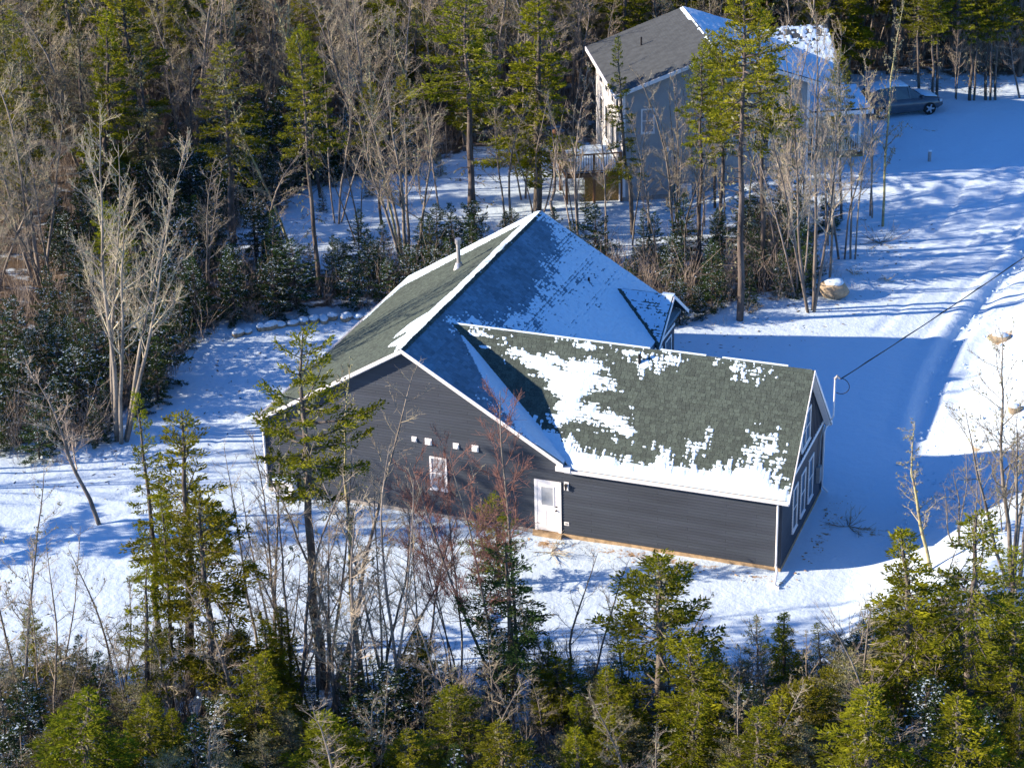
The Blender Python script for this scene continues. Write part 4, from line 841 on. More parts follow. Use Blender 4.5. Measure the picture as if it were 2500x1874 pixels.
def bare_tree(seed, stems=4, spread=.18, R=1.6, H=10., bark='bark_g', twig='twig', split=.35, r0=.07, nl1=20, dens=1.0, up=.9, straight=.5, lich=0., tw_r=.0062):
    rs = np.random.RandomState(seed); lv = [[], [], [], []]; LP = []; LD = []
    def path(p, d, L, k, wob, lift):
        P = [p]; d = d / np.linalg.norm(d)
        for i in range(k):
            d = d + rs.randn(3) * wob + np.array([0, 0, lift]); d /= np.linalg.norm(d); P.append(P[-1] + d * L / k)
        return np.array(P)
    for s_ in range(stems):
        a = 6.283 * s_ / max(1, stems) + rs.rand(); hh = H * (1 if s_ == 0 else .72 + .25 * rs.rand()); ln = spread * (0.25 if s_ == 0 and stems > 1 else 1) * (.5 + rs.rand())
        d = np.array([math.cos(a) * ln, math.sin(a) * ln, 1]); base = np.array([math.cos(a) * .13 * (stems > 1), math.sin(a) * .13 * (stems > 1), -.3])
        P = path(base, d, hh / max(.75, 1 - ln * .3), 12, .045 / straight * .5, .03)
        P[:, 2] *= hh / max(P[-1, 2], .1) ; rr = r0 * (1 if s_ == 0 else .8) * (1 - np.linspace(0, 1, 13)) ** .8 + .008; lv[0].append((P, rr))
        n1 = int(nl1 * (1 if s_ == 0 else .8))
        for i in range(n1):
            t = split + (1 - split) * ((i + rs.rand()) / n1) ** .9; t = min(t, .97); f = t * 12; k = int(f); p = P[k] + (P[min(k+1, 12)] - P[k]) * (f - k); td = P[min(k+1, 12)] - P[k]; td /= np.linalg.norm(td)
            a2 = rs.rand() * 6.283; out_ = np.array([math.cos(a2), math.sin(a2), 0]); L1 = R * (1.15 - .75 * (t - split) / (1 - split)) * (.55 + .6 * rs.rand())
            Q = path(p, td * .8 * up + out_ * (.75 + .3 * rs.rand()), L1, 6, .13, .07 * up); r1 = max(.011, rr[k] * .42); lv[1].append((Q, r1 * (1 - np.linspace(0, 1, 7) * .8)))
            n2 = max(3, int(L1 * 5.0 * dens))
            for j in range(n2):
                t2 = .2 + .8 * (j + rs.rand()) / n2; g_ = min(t2, .98) * 6; k2 = int(g_); p2 = Q[k2] + (Q[min(k2+1, 6)] - Q[k2]) * (g_ - k2); d2 = Q[min(k2+1, 6)] - Q[k2]; d2 = d2 / (np.linalg.norm(d2) + 1e-9)
                L2 = L1 * .42 * (1.2 - t2 * .7) * (.5 + .7 * rs.rand()); W_ = path(p2, d2 * .8 + rs.randn(3) * .55 + np.array([0, 0, .2 * up]), L2, 3, .16, .05); lv[2].append((W_, max(tw_r, r1 * .3) * np.array([1, .8, .6, .45])))
                if lich and rs.rand() < lich: LP.append(W_[1:3] + rs.randn(2, 3) * .02); LD.append(rs.randn(2, 3))
                n3 = max(1, int(L2 * 8 * dens))
                for m_ in range(n3):
                    t3 = rs.rand(); q3 = W_[int(t3 * 2.99)]; d3 = d2 + rs.randn(3) * .6 + np.array([0, 0, .25]); d3 /= np.linalg.norm(d3); L3_ = .12 + .28 * rs.rand() * min(1.2, L2 * 2)
                    lv[3].append((np.stack([q3, q3 + d3 * L3_]), np.array([tw_r * .85, tw_r * .55])))
            if lich:
                m_ = int(L1 * 6 * lich) + 1; q = rs.rand(m_) * 5.9; LP.append(np.array([Q[int(x)] for x in q]) + rs.randn(m_, 3) * .03); LD.append(rs.randn(m_, 3))
        if lich: q = rs.rand(int(26 * lich)) * 9 + 3; LP.append(np.array([P[int(x)] for x in q]) + rs.randn(len(q), 3) * .05); LD.append(rs.randn(len(q), 3))
    out = {'trunk': tube_mesh('trunk', [(lv[0], 8)], M[bark]), 'crown': tube_mesh('crown', [(lv[1], 4), (lv[2], 3), (lv[3], 3)], M[twig])}
    if LP: out['lichen'] = tuft_mesh('lichen', np.concatenate(LP), np.concatenate(LD), .13, .06, rs, M['lichen'])
    return out

def snag_tree(seed):
    rs = np.random.RandomState(seed); z = np.linspace(0, 10, 9); P = np.stack([.1 * rs.randn(9), .1 * rs.randn(9), z], 1); P[0, 2] = -.3; paths = []
    for i in range(16):
        zz = 1 + 8 * rs.rand(); a = rs.rand() * 6.3; L = .3 + 1.1 * rs.rand(); s = np.linspace(0, 1, 4); paths.append((np.stack([math.cos(a) * s * L, math.sin(a) * s * L, zz + .1 * rs.randn() * s - .2 * s * s], 1), .03 * (1 - s * .7)))
    return {'trunk': tube_mesh('trunk', [([(P, .17 * (1 - z / 10) ** .4 + .02)], 8), (paths, 4)], M['bark_g'])}

LIB = {
 'spruceA': [conifer(1, .20, 1.6, 125, 'cone', (.125, .044), 1.1, lichen=.3, mat_='needle_b', gap=.25), conifer(2, .24, 1.6, 115, 'dome', (.125, .044), 1.05, lichen=.45, gap=.3), conifer(3, .18, 1.6, 120, 'cone', (.125, .044), 1.05, lichen=.3, mat_='needle_b', gap=.3)],
 'spruceB': [conifer(4, .35, 1.5, 85, 'dome', (.105, .034), .85, lichen=.8, mat_='needle', gap=.3), conifer(5, .30, 1.5, 85, 'cone', (.105, .034), .8, lichen=1.0, mat_='needle_l', gap=.3)],
 'spruceC': [conifer(6, .48, 1.5, 75, 'column', (.11, .036), .9, bare_lo=.9, lichen=.25, mat_='needle_b', gap=.25, tr=.10), conifer(7, .52, 1.4, 70, 'dome', (.11, .036), .9, bare_lo=.9, lichen=.3, mat_='needle', gap=.25, tr=.10)],
 'firT': [conifer(8, .30, 1.3, 75, 'cone', (.10, .036), 1.1, lichen=.2, mat_='needle_b', gap=.35), conifer(9, .38, 1.3, 70, 'dome', (.10, .036), 1.1, lichen=.3, mat_='needle', gap=.35)],
 'pine': [conifer(10, .55, 1.5, 50, 'dome', (.10, .034), 1.15, bare_lo=.8, lichen=.5, mat_='needle', gap=.15, upturn=.5)],
 'firD': [conifer(11, .42, 1.3, 75, 'dome', (.10, .036), 1.25, bare_lo=.5, mat_='needle_d', gap=.1)],
 'young': [conifer(12, .03, 3.6, 100, 'cone', (.20, .062), .50, snow=1.1, mat_='needle_d', tr=.14, droop=.1), conifer(13, .03, 3.2, 95, 'cone', (.20, .062), .52, snow=.6, mat_='needle_d', tr=.14, droop=.1), conifer(14, .03, 3.8, 95, 'dome', (.21, .066), .5, snow=1.8, mat_='needle_d', tr=.14, droop=.15)],
 'firO': [conifer(15, .04, 3.2, 80, 'cone', (.20, .055), .42, snow=1.2, mat_='needle_d', tr=.14, droop=0, upturn=.4), conifer(16, .05, 3.0, 75, 'cone', (.20, .055), .42, snow=.8, mat_='needle', tr=.14, droop=0, upturn=.4)],
 'lichenS': [conifer(17, .10, 2.8, 80, 'dome', (.16, .042), .45, lichen=2.2, mat_='needle_l', tr=.15)],
 'shrubG': [conifer(18, .12, 2.9, 80, 'dome', (.18, .055), .65, mat_='needle_b', tr=.18)],
 'bareL': [bare_tree(21, 5, .30, 2.5, split=.32, nl1=22, r0=.10, lich=.15, dens=1.1), bare_tree(22, 4, .26, 2.4, split=.36, nl1=24, r0=.095, lich=.15, dens=1.35)],
 'bareS': [bare_tree(23, 1, .1, 1.7, split=.3, nl1=30, r0=.07, dens=1.4), bare_tree(24, 2, .12, 1.6, split=.35, nl1=24, r0=.065, lich=.15, dens=1.4), bare_tree(25, 3, .16, 1.5, split=.3, nl1=20, r0=.06, dens=1.3), bare_tree(26, 2, .2, 1.7, split=.28, nl1=22, r0=.065, straight=.35, dens=1.3)],
 'lichenT': [bare_tree(27, 1, .15, 1.5, split=.25, nl1=24, r0=.08, bark='bark_y', lich=.9, straight=.35, dens=.9)],
 'birch': [bare_tree(28, 3, .16, 1.9, split=.40, nl1=26, r0=.055, twig='twig_r', dens=1.9, straight=.4)],
 'snag': [snag_tree(29)],
}
RNOM = {'spruceA': 1.6, 'spruceB': 1.5, 'spruceC': 1.4, 'firT': 1.3, 'pine': 1.5, 'firD': 1.3, 'young': 3.5, 'firO': 3.1, 'lichenS': 2.8, 'shrubG': 2.9, 'bareL': 2.9, 'bareS': 1.7, 'lichenT': 1.6, 'birch': 1.9, 'snag': 1.0}
KIND = {'spruceA': ('spruce_tree', 'spruce'), 'spruceB': ('spruce_tree', 'spruce'), 'spruceC': ('spruce_tree', 'spruce'), 'firT': ('fir_tree', 'fir'), 'pine': ('spruce_tree', 'spruce'), 'firD': ('fir_tree', 'fir'), 'young': ('young_fir', 'fir'), 'firO': ('young_fir', 'fir'),
        'lichenS': ('spruce_tree', 'spruce'), 'shrubG': ('spruce_bush', 'spruce'), 'bareL': ('maple_tree', 'maple'), 'bareS': ('bare_tree', 'bare tree'), 'lichenT': ('bare_tree', 'bare tree'), 'birch': ('birch_tree', 'birch'), 'snag': ('dead_tree', 'dead tree')}
def plant(kind, x, y, z, h, lx, ly, R, label, group=None, var=None, rz=None):
    lib = LIB[kind]; v = lib[rnd.randrange(len(lib)) if var is None else var % len(lib)]; nm, cat = KIND[kind]
    t = thing(nm, label, cat, (x, y, z), 0, group); sxy = R / RNOM[kind]; s = h / 10.
    # lean is a shear-free tilt of the whole tree
    tilt = Vector((lx, ly, math.sqrt(max(h * h - lx * lx - ly * ly, .1)))).normalized(); q = Vector((0, 0, 1)).rotation_difference(tilt)
    t.rotation_mode = 'QUATERNION'; a = rnd.random() * 6.28 if rz is None else rz
    from mathutils import Quaternion
    t.rotation_quaternion = q @ Quaternion((0, 0, 1), a)
    t.scale = (sxy, sxy, s)
    for part, me in v.items():
        o = link(part, me, t)
        if part in ('snow', 'lichen'): o['kind'] = 'stuff'
    return t
HERO = [
('spruceA',-21.50,24.42,0.00,10.91,1.21,0.45,1.80,'tall spruce with a dark pointed top at the upper left'),
('spruceB',-23.76,26.62,0.00,8.90,0.34,0.13,1.56,'thin lichen-grey spruce beside the pointed spruce at upper left'),
('spruceB',-13.41,23.13,0.00,10.18,0.27,0.10,2.04,'spruce with tiered olive crown left of the bright leaning spruce'),
('spruceC',-6.40,18.13,0.00,12.65,-0.23,-0.09,1.50,'bright olive spruce leaning left over the snowy strip'),
('spruceB',-28.51,27.45,0.00,9.58,0.86,0.32,1.68,'spruce with sparse crown at the far upper left edge'),
('spruceB',-19.08,25.15,0.00,9.70,0.21,0.08,1.56,'brown-green spruce behind the large bare clump'),
('bareL',-7.59,1.93,0.00,13.38,1.25,0.47,3.00,'large multi-stemmed bare maple clump at the left yard edge'),
('bareS',-11.21,21.53,0.00,6.11,0.42,0.16,1.84,'bare tree with a bent stem behind the young firs'),
('bareL',-3.56,22.01,0.00,10.00,0.07,0.03,2.86,'spreading bare maple clump behind the ridge of the dark house'),
('bareS',-1.17,29.22,0.00,7.21,-0.05,-0.02,1.72,'bare tree with pale stems above the peak of the dark house'),
('bareS',-0.02,30.26,0.00,6.75,0.64,0.24,1.49,'broken-topped bare tree right of the pale stems above the roof peak'),
('spruceC',-2.04,26.61,0.00,13.04,0.17,0.06,2.38,'tall straight spruce with a high bright crown above the dark roof'),
('spruceA',-0.59,31.83,0.00,11.85,0.20,0.07,2.64,'broad bright green spruce left of the grey house'),
('spruceC',12.87,21.19,0.00,15.68,-0.27,-0.10,2.12,'very tall spruce with bare lower trunk at the driveway corner'),
('spruceC',10.18,28.12,0.00,11.35,-0.10,-0.04,1.25,'second tall spruce close behind the driveway corner spruce'),
('bareL',15.67,23.18,0.00,13.25,-0.39,-0.15,2.53,'thick grey-trunked bare maple beside the boulder'),
('bareS',13.13,29.03,0.00,10.03,-0.29,-0.11,1.61,'slender bare tree between the corner spruce and the thick maple'),
('bareS',15.93,34.98,0.34,8.02,-0.40,-0.15,1.26,'bare tree in front of the grey house porch'),
('lichenT',16.69,34.14,0.19,10.75,0.21,0.08,1.30,'lichen-yellow bare tree with a meter box on its trunk'),
('bareS',15.60,29.79,0.00,10.68,-0.78,-0.29,1.38,'bare tree just right of the thick maple crown'),
('firT',5.05,30.11,0.00,10.04,-0.65,-0.24,1.08,'small-topped fir standing before the grey house roof'),
('bareS',4.51,27.65,0.00,8.39,-0.27,-0.10,1.15,'thin bare tree before the snowy deck'),
('bareS',2.29,29.60,0.00,7.38,0.17,0.07,1.15,'thin bare tree left of the snowy deck'),
('bareS',8.24,27.52,0.00,9.40,-0.05,-0.02,1.61,'bare tree before the grey gable wall'),
('bareS',8.11,25.01,0.00,8.82,-0.64,-0.24,1.15,'leaning bare sapling before the grey gable wall'),
('snag',6.84,27.09,0.00,3.48,-0.01,-0.01,0.40,'broken snag with a pointed tip before the grey gable wall'),
('snag',1.55,28.04,0.00,5.24,0.24,0.09,0.50,'reddish dead trunk left of the deck'),
('spruceC',15.02,52.22,1.10,7.32,-0.39,-0.15,1.12,'straight pale spruce trunk right of the parked car'),
('spruceC',15.71,52.43,1.10,7.57,-0.42,-0.16,1.00,'spruce trunk left in the close pair right of the car'),
('spruceC',15.99,52.51,1.10,7.31,-0.18,-0.07,1.12,'spruce trunk right in the close pair right of the car'),
('spruceC',17.73,52.92,1.10,7.58,-0.33,-0.12,1.25,'thick spruce trunk in the cluster at top right'),
('spruceC',17.98,53.00,1.10,7.32,-0.28,-0.10,0.88,'thin spruce trunk just right of the thick one at top right'),
('spruceC',18.59,53.26,1.10,7.55,-0.24,-0.09,1.12,'spruce trunk left in the tight trio at top right'),
('spruceC',18.83,53.33,1.10,7.30,-0.32,-0.12,0.88,'spruce trunk in the middle of the tight trio at top right'),
('spruceC',19.10,53.41,1.10,7.55,-0.27,-0.10,1.00,'spruce trunk right in the tight trio at top right'),
('bareS',16.95,52.97,1.10,5.18,-0.41,-0.15,0.92,'thin bare trunk in the gap right of the car'),
('bareS',20.39,54.15,1.10,5.39,-0.49,-0.18,1.38,'dark bare tree at the top right corner'),
('pine',7.71,-11.84,0.00,12.57,0.20,0.08,2.00,'open-crowned spruce rising in front of the dark gable wall'),
('firT',1.97,-11.98,0.00,9.83,0.00,0.00,1.02,'narrow fir with a dark dense tip at the left of the yard'),
('firT',3.92,-13.67,0.00,10.14,0.56,0.21,1.62,'fir with layered crown standing in the left yard'),
('spruceA',6.11,-15.69,0.00,8.76,0.04,0.02,1.75,'large bushy spruce at the lower left of the yard'),
('spruceA',4.17,-15.27,0.00,8.26,0.30,0.11,1.00,'leaning olive spruce beside the large bushy one'),
('lichenT',9.23,-11.90,0.00,10.27,-1.27,-0.47,1.80,'crooked bare tree crusted with yellow lichen before the gable wall'),
('bareS',8.08,-11.72,0.00,10.46,2.81,1.05,2.07,'bare tree with reddish twigs reaching across the gable wall'),
('bareS',-4.86,-4.43,0.00,7.00,-0.33,-0.12,1.95,'pale bare tree leaning left at the yard edge'),
('birch',14.13,-11.93,0.00,11.58,0.62,0.23,2.20,'red-twigged birch clump in front of the white door'),
('birch',12.07,-10.68,0.00,9.31,0.03,0.01,1.20,'slim birch with reddish twigs before the wall window'),
('firD',14.57,-12.86,0.00,7.01,0.08,0.03,1.44,'dark fir with a dense domed top before the snowy yard'),
('shrubG',10.91,-3.99,0.00,3.56,-0.06,-0.02,1.10,'bushy green spruce against the dark wall beside the door'),
('spruceA',19.29,-12.32,0.00,7.12,-0.09,-0.03,2.04,'full olive spruce in front of the long dark wall'),
('bareS',11.25,-13.71,0.00,10.15,0.21,0.08,1.72,'forked bare tree in the middle of the lower yard'),
('bareS',7.87,-14.03,0.00,9.02,0.04,0.01,1.72,'bare tree with slanting stems left of the open-crowned spruce'),
('bareS',9.96,-14.40,0.00,9.07,0.27,0.10,1.72,'bare tree with crossing stems at the lower middle left'),
('bareS',5.22,-10.29,0.00,7.61,0.08,0.03,1.38,'thin bare tree by the left corner of the dark house'),
('bareS',16.01,-11.31,0.00,6.13,0.88,0.33,1.49,'open bare tree whose twigs cross the long dark wall'),
('bareS',13.47,-14.27,0.00,7.31,-0.59,-0.22,1.26,'leaning dead tree left of the domed fir'),
('bareS',7.66,-16.22,0.00,6.71,-0.31,-0.12,1.61,'many-branched bare tree below the bushy spruce'),
('bareS',-0.68,-16.33,0.00,8.47,0.62,0.23,1.49,'tall bare sapling at the left edge'),
('bareS',1.07,-17.38,0.00,7.25,0.58,0.21,1.15,'bare sapling second from the left edge'),
('firO',21.27,-7.89,0.00,2.96,-0.15,-0.06,1.00,'open young fir nearest the lower yard with a spiky top'),
('firO',22.08,-7.34,0.00,1.70,-0.08,-0.03,0.80,'short young fir right of the spiky one'),
('firO',23.09,-7.00,0.17,2.33,-0.22,-0.08,0.90,'young fir with a thin leader at the yard edge'),
('spruceA',26.63,-11.46,1.88,6.94,-0.56,-0.21,1.92,'round-topped olive spruce near the house corner'),
('firT',28.39,-11.56,2.00,7.74,-0.27,-0.10,1.68,'tiered green fir at the right above the lower bank'),
('bareL',28.23,-1.90,2.00,8.78,-1.14,-0.42,2.42,'bare tree at the right edge over the sunlit bank'),
('lichenT',25.32,-0.34,1.15,4.55,-0.57,-0.21,1.30,'small lichen-dotted bare tree by the blue shadow'),
('bareS',25.94,1.06,1.45,3.05,-0.30,-0.11,1.03,'bare sapling between the two trees on the right bank'),
('bareS',27.56,-14.45,2.00,3.10,-1.41,-0.53,1.49,'leafless sapling with pink stems at the bottom right'),
('lichenS',25.35,-13.82,1.38,4.66,-0.07,-0.03,1.30,'grey lichen-covered spruce at the lower right'),
('lichenS',8.84,-17.34,0.00,3.29,0.09,0.03,1.20,'grey lichen-covered spruce at the lower left'),
('lichenS',18.75,-14.98,0.00,3.40,0.01,0.00,1.50,'low grey lichen bush spruce at the bottom centre'),
('spruceA',20.95,-14.24,0.00,5.74,-0.22,-0.08,1.80,'bright green spruce right of the full olive one'),
('firO',13.22,-13.84,0.00,3.02,-0.23,-0.09,1.30,'young green fir dusted with snow at the lower middle'),
('firT',16.57,-12.19,0.00,3.07,-0.56,-0.21,1.20,'drooping bright green fir beside the domed fir'),
('spruceA',26.97,-17.27,1.98,5.31,-0.47,-0.18,2.04,'large dense spruce at the bottom right'),
('spruceA',29.12,-16.78,2.00,5.15,-0.43,-0.16,2.04,'dark dense spruce in the bottom right corner'),
('spruceA',16.60,-17.81,0.00,4.28,-0.33,-0.12,1.32,'bright young spruce at the bottom centre'),
('spruceA',5.04,-21.72,0.00,5.37,0.41,0.15,2.28,'spreading olive spruce in the bottom left corner'),
('spruceA',11.52,-18.84,0.00,4.16,-0.15,-0.05,1.92,'low olive spruce at the bottom left of centre'),
('firT',4.83,-14.49,0.00,2.91,0.43,0.16,0.72,'small bright fir below the bushy spruce'),
('spruceA',23.06,-16.44,0.27,4.96,0.25,0.09,1.68,'spruce at the bottom between the lichen bushes'),
('lichenS',22.39,-15.93,0.06,3.64,0.05,0.02,1.30,'lichen-grey spruce at the bottom right of centre'),
('firT',29.36,-8.42,2.00,5.11,-0.43,-0.16,1.44,'dark spruce cut by the right edge'),
('spruceA',29.73,-11.84,2.00,4.79,-0.40,-0.15,1.56,'lower spruce cut by the right edge'),
('firT',23.92,-15.09,0.64,4.38,-0.25,-0.09,1.44,'shaded fir behind the large dense spruce'),
('bareS',6.24,-12.04,0.00,5.01,-0.23,-0.08,1.20,'slanting bare tree, leftmost in the tangle below the gable wall'),
('bareS',7.17,-12.59,0.00,5.76,1.16,0.43,1.20,'bare tree crossing the tangle below the gable wall'),
('bareS',8.13,-13.39,0.00,7.02,-0.05,-0.02,1.30,'bare tree in the middle of the tangle below the gable wall'),
('bareS',8.77,-13.73,0.00,5.99,1.06,0.39,1.20,'bare tree leaning right out of the tangle below the gable wall'),
('bareS',9.51,-14.29,0.00,5.66,-0.16,-0.06,1.30,'low forked bare tree at the foot of the tangle'),
('bareS',10.51,-13.15,0.00,5.53,-0.02,-0.01,1.20,'bare tree beside the forked one in the middle of the lower yard'),
('bareS',3.92,-16.16,0.00,4.86,0.03,0.01,1.10,'bare tree below the left yard firs'),
('bareS',5.49,-16.95,0.00,5.13,-0.10,-0.04,1.20,'bare tree with thin upright stems at the lower left'),
('bareS',0.31,-18.69,0.00,6.56,0.62,0.23,1.20,'reddish bare sapling at the bottom left edge'),
('bareS',1.70,-17.17,0.00,3.37,0.48,0.18,1.00,'low bare bushy tree at the lower left'),
('firT',8.74,-15.86,0.00,2.52,-0.11,-0.04,0.90,'small fir under the tangle of bare stems'),
('spruceA',18.47,-14.10,0.00,4.24,-0.24,-0.09,1.20,'small olive spruce left of the full olive spruce'),
('spruceA',24.39,-14.82,0.88,4.52,-0.27,-0.10,1.40,'bright spruce at the lower right behind the bottom row'),
('spruceA',21.10,-11.71,0.00,3.96,-0.26,-0.10,1.10,'narrow green spruce right of the full olive spruce'),
('spruceA',5.94,-19.78,0.00,4.20,0.24,0.09,1.40,'olive spruce in the bottom left, right of the spreading one'),
('spruceA',13.69,-18.10,0.00,3.53,-0.11,-0.04,1.20,'low bright spruce at the bottom left of centre'),
('spruceC',12.87,25.77,0.00,13.13,-0.46,-0.17,1.60,'tall spruce standing before the middle of the grey house'),
('spruceC',9.41,26.94,0.00,10.85,0.01,0.00,1.20,'thinner spruce left of the corner spruce before the grey wall'),
('bareS',13.48,26.68,0.00,11.78,-0.49,-0.18,1.50,'tall bare tree before the right part of the grey house'),
('bareS',15.67,26.75,0.00,11.82,-0.59,-0.22,1.50,'tall bare tree right beside the thick maple'),
('bareS',16.11,29.94,0.00,10.88,-0.29,-0.11,1.30,'tall bare tree before the porch roof'),
('bareS',14.73,24.70,0.00,11.37,-0.55,-0.20,1.40,'bare tree close left of the thick maple'),
('bareS',5.79,-12.48,0.00,7.94,-0.02,-0.01,1.30,'tall bare tree below the left corner of the dark house'),
('bareS',6.17,-11.48,0.00,8.39,0.24,0.09,1.20,'tall thin bare tree crossing the left end of the gable wall'),
('bareS',8.10,-12.28,0.00,8.58,1.05,0.39,1.30,'tall bare tree crossing the gable wall under its left slope'),
('bareS',9.68,-11.18,0.00,7.98,0.89,0.33,1.30,'tall bare tree crossing the middle of the gable wall'),
('bareS',10.94,-11.34,0.00,8.33,0.68,0.25,1.10,'tall bare tree crossing the gable wall left of its window'),
('bareS',5.24,-14.91,0.00,6.82,0.76,0.28,1.20,'bare tree right of the bushy spruce in the lower yard'),
('bareS',2.59,-15.79,0.00,6.36,0.17,0.06,1.20,'bare tree standing left of the yard firs'),
('firT',4.29,-16.83,0.00,6.73,0.44,0.16,1.10,'thin fir below the left yard firs'),
('spruceA',8.52,-17.94,0.00,4.86,0.23,0.09,1.10,'small bright spruce under the bare tangle at the lower left'),
]
for i, (k, x, y, z, h, lx, ly, R, lab) in enumerate(HERO): plant(k, x, y, z, h, lx, ly, R, lab, var=i)

# ---- the rest of the woods: every tree an individual
def visible(x, y, z, m=1.06):
    d = np.array([x, y, z]) - np.array(CAM_POS); w_ = d @ np.array(CAM_F); px = (d @ np.array(CAM_R)) / w_ * CAM_LENS / 18; py = (d @ np.array(CAM_U)) / w_ * CAM_LENS / 18
    return abs(px) < m and abs(py) < m * .75
def near_hero(x, y, r): return any((x - q[1]) ** 2 + (y - q[2]) ** 2 < r * r for q in HERO)
PLACED = []
def free(x, y, r): return all((x - a) ** 2 + (y - b) ** 2 > r * r for a, b in PLACED)
# landmarks by which a tree can be found again
MARK = [('the left corner of the dark house', 0, 0), ('the row of snow-capped stones', -6.3, 14.6), ('the roof peak of the dark house', 5.9, 15.5), ('the large tan boulder', 16.3, 25.1), ('the snowy deck', 1.5, 36),
        ('the grey gable wall', 7, 35.5), ('the grey house roof', 3, 45), ('the white porch railing', 13.5, 41.5), ('the parked car', 14.4, 49.7), ('the white door', 11.3, 0), ('the wing corner with the downspout', 20, 0), ('the sunlit bank', 27, 6)]
MNAME = {0: 'the pointed dark spruce', 3: 'the bright leaning spruce', 6: 'the big bare maple clump', 8: 'the spreading maple above the ridge', 11: 'the tall straight spruce', 12: 'the broad bright spruce', 13: 'the corner spruce', 15: 'the thick-trunked maple',
         27: 'the pale spruce trunk', 37: 'the open-crowned spruce', 40: 'the bushy lower-left spruce', 47: 'the domed fir', 49: 'the full olive spruce', 61: 'the round-topped spruce', 62: 'the tiered right fir', 74: 'the big bottom-right spruce', 77: 'the corner olive spruce', 78: 'the low olive spruce'}
for k_, v_ in MNAME.items():
    if k_ < len(HERO): MARK.append((v_, HERO[k_][1], HERO[k_][2]))
DESC = {'spruceA': ('full olive spruce', 'bushy green spruce'), 'spruceB': ('lichen-grey spruce', 'thin grey-green spruce'), 'spruceC': ('bare-trunked spruce', 'high-crowned spruce'), 'firT': ('narrow fir', 'narrow fir'), 'young': ('dark snow-dusted fir', 'dense dark fir'), 'firO': ('open young fir', 'spiky young fir'),
        'bareL': ('spreading bare maple', 'multi-stemmed bare maple'), 'bareS': ('slender bare tree', 'leafless grey tree'), 'lichenT': ('lichen-crusted bare tree', 'yellowish bare tree'), 'lichenS': ('grey lichen-covered spruce', 'pale lichen spruce'), 'birch': ('red-twigged birch', 'birch')}
PLUR = {'spruceA': 'olive spruces in the woods', 'spruceB': 'lichen-grey spruces in the woods', 'spruceC': 'bare-trunked spruces in the woods', 'firT': 'narrow firs', 'young': 'dark young firs along the wood edge', 'firO': 'open young firs',
        'bareL': 'bare maples in the woods', 'bareS': 'slender bare trees in the woods', 'lichenT': 'lichen-crusted bare trees', 'lichenS': 'lichen-covered low spruces', 'birch': 'birches'}
USED = set(); ORD = ('first', 'second', 'third', 'fourth', 'fifth', 'sixth', 'seventh', 'eighth', 'ninth', 'tenth', 'eleventh', 'twelfth', 'thirteenth', 'last')
def locate(x, y, nth=0):
    m = sorted(MARK, key=lambda q: (q[1] - x) ** 2 + (q[2] - y) ** 2)[nth]; dx, dy = x - m[1], y - m[2]; r_ = math.hypot(CAM_R[0], CAM_R[1])
    a = (dx * CAM_R[0] + dy * CAM_R[1]) / r_; b = (-dx * CAM_R[1] + dy * CAM_R[0]) / r_; d = math.hypot(a, b)
    if abs(a) > 2.2 * abs(b): w_ = 'right of' if a > 0 else 'left of'
    elif abs(b) > 2.2 * abs(a): w_ = 'behind' if b > 0 else 'in front of'
    else: w_ = ('behind and ' if b > 0 else 'below and ') + ('right of' if a > 0 else 'left of')
    far = 'close ' if d < 3.2 else ('' if d < 7 else 'well ' if d < 14 else 'far ')
    return far + w_ + ' ' + m[0]
def fill(kind, x, y, h, R, group=None):
    PLACED.append((x, y)); lx, ly = rnd.gauss(0, .045) * h, rnd.gauss(0, .045) * h; ln = (lx * CAM_R[0] + ly * CAM_R[1]) / h
    big = {'young': (2.6, 3.8), 'firO': (1.5, 2.2), 'lichenS': (2.1, 2.9)}.get(kind, (8.0, 10.0)); size = 'small ' if h < big[0] else ('' if h < big[1] else 'tall ')
    lean = 'left-leaning ' if ln < -.035 else 'right-leaning ' if ln > .035 else ''; v = rnd.randrange(6); lab = size + lean + DESC[kind][v % 2] + ' ' + locate(x, y)
    for nth in (1, 2, 3):
        if lab in USED: lab = size + lean + DESC[kind][v % 2] + ' ' + locate(x, y, nth)
    USED.add(lab)
    plant(kind, x, y, float(terr(x, y)) - .03, h, lx, ly, R, lab, group or PLUR[kind], var=v)
def scatter(n, box, fn, rmin, tries=40):
    c = 0
    for _ in range(n * tries):
        if c >= n: break
        x = rnd.uniform(box[0], box[1]); y = rnd.uniform(box[2], box[3])
        if fn(x, y) and free(x, y, rmin): yield x, y; c += 1
def op1(x, y): return float(openness(np.array([x]), np.array([y]))[0])
def clear_h(x, y):
    """not on a house"""
    if -1.2 < x < XR + 1.2 and -1.2 < y < HL + 1.0: return False
    p = np.array([x - 3.21, y - 34.4]); a, b = p @ AX, p @ BX
    return not (-3.6 < a < 13.8 and -1.0 < b < 12.6)
# young firs packed along the dark edge of the clearing and between the houses
edge = lambda x, y: -4.2 - (4.5 if x < -7 else 0) < op1(x, y) < -.35 and clear_h(x, y) and visible(x, y, 1) and x < 16 and y > -4 and y < 36
for x, y in scatter(190, (-22, 17, -4, 36), edge, 1.0):
    h = rnd.uniform(2.0, 4.4) * (.95 if x < -6 else .8); fill('young', x, y, h, h * rnd.uniform(.28, .38))
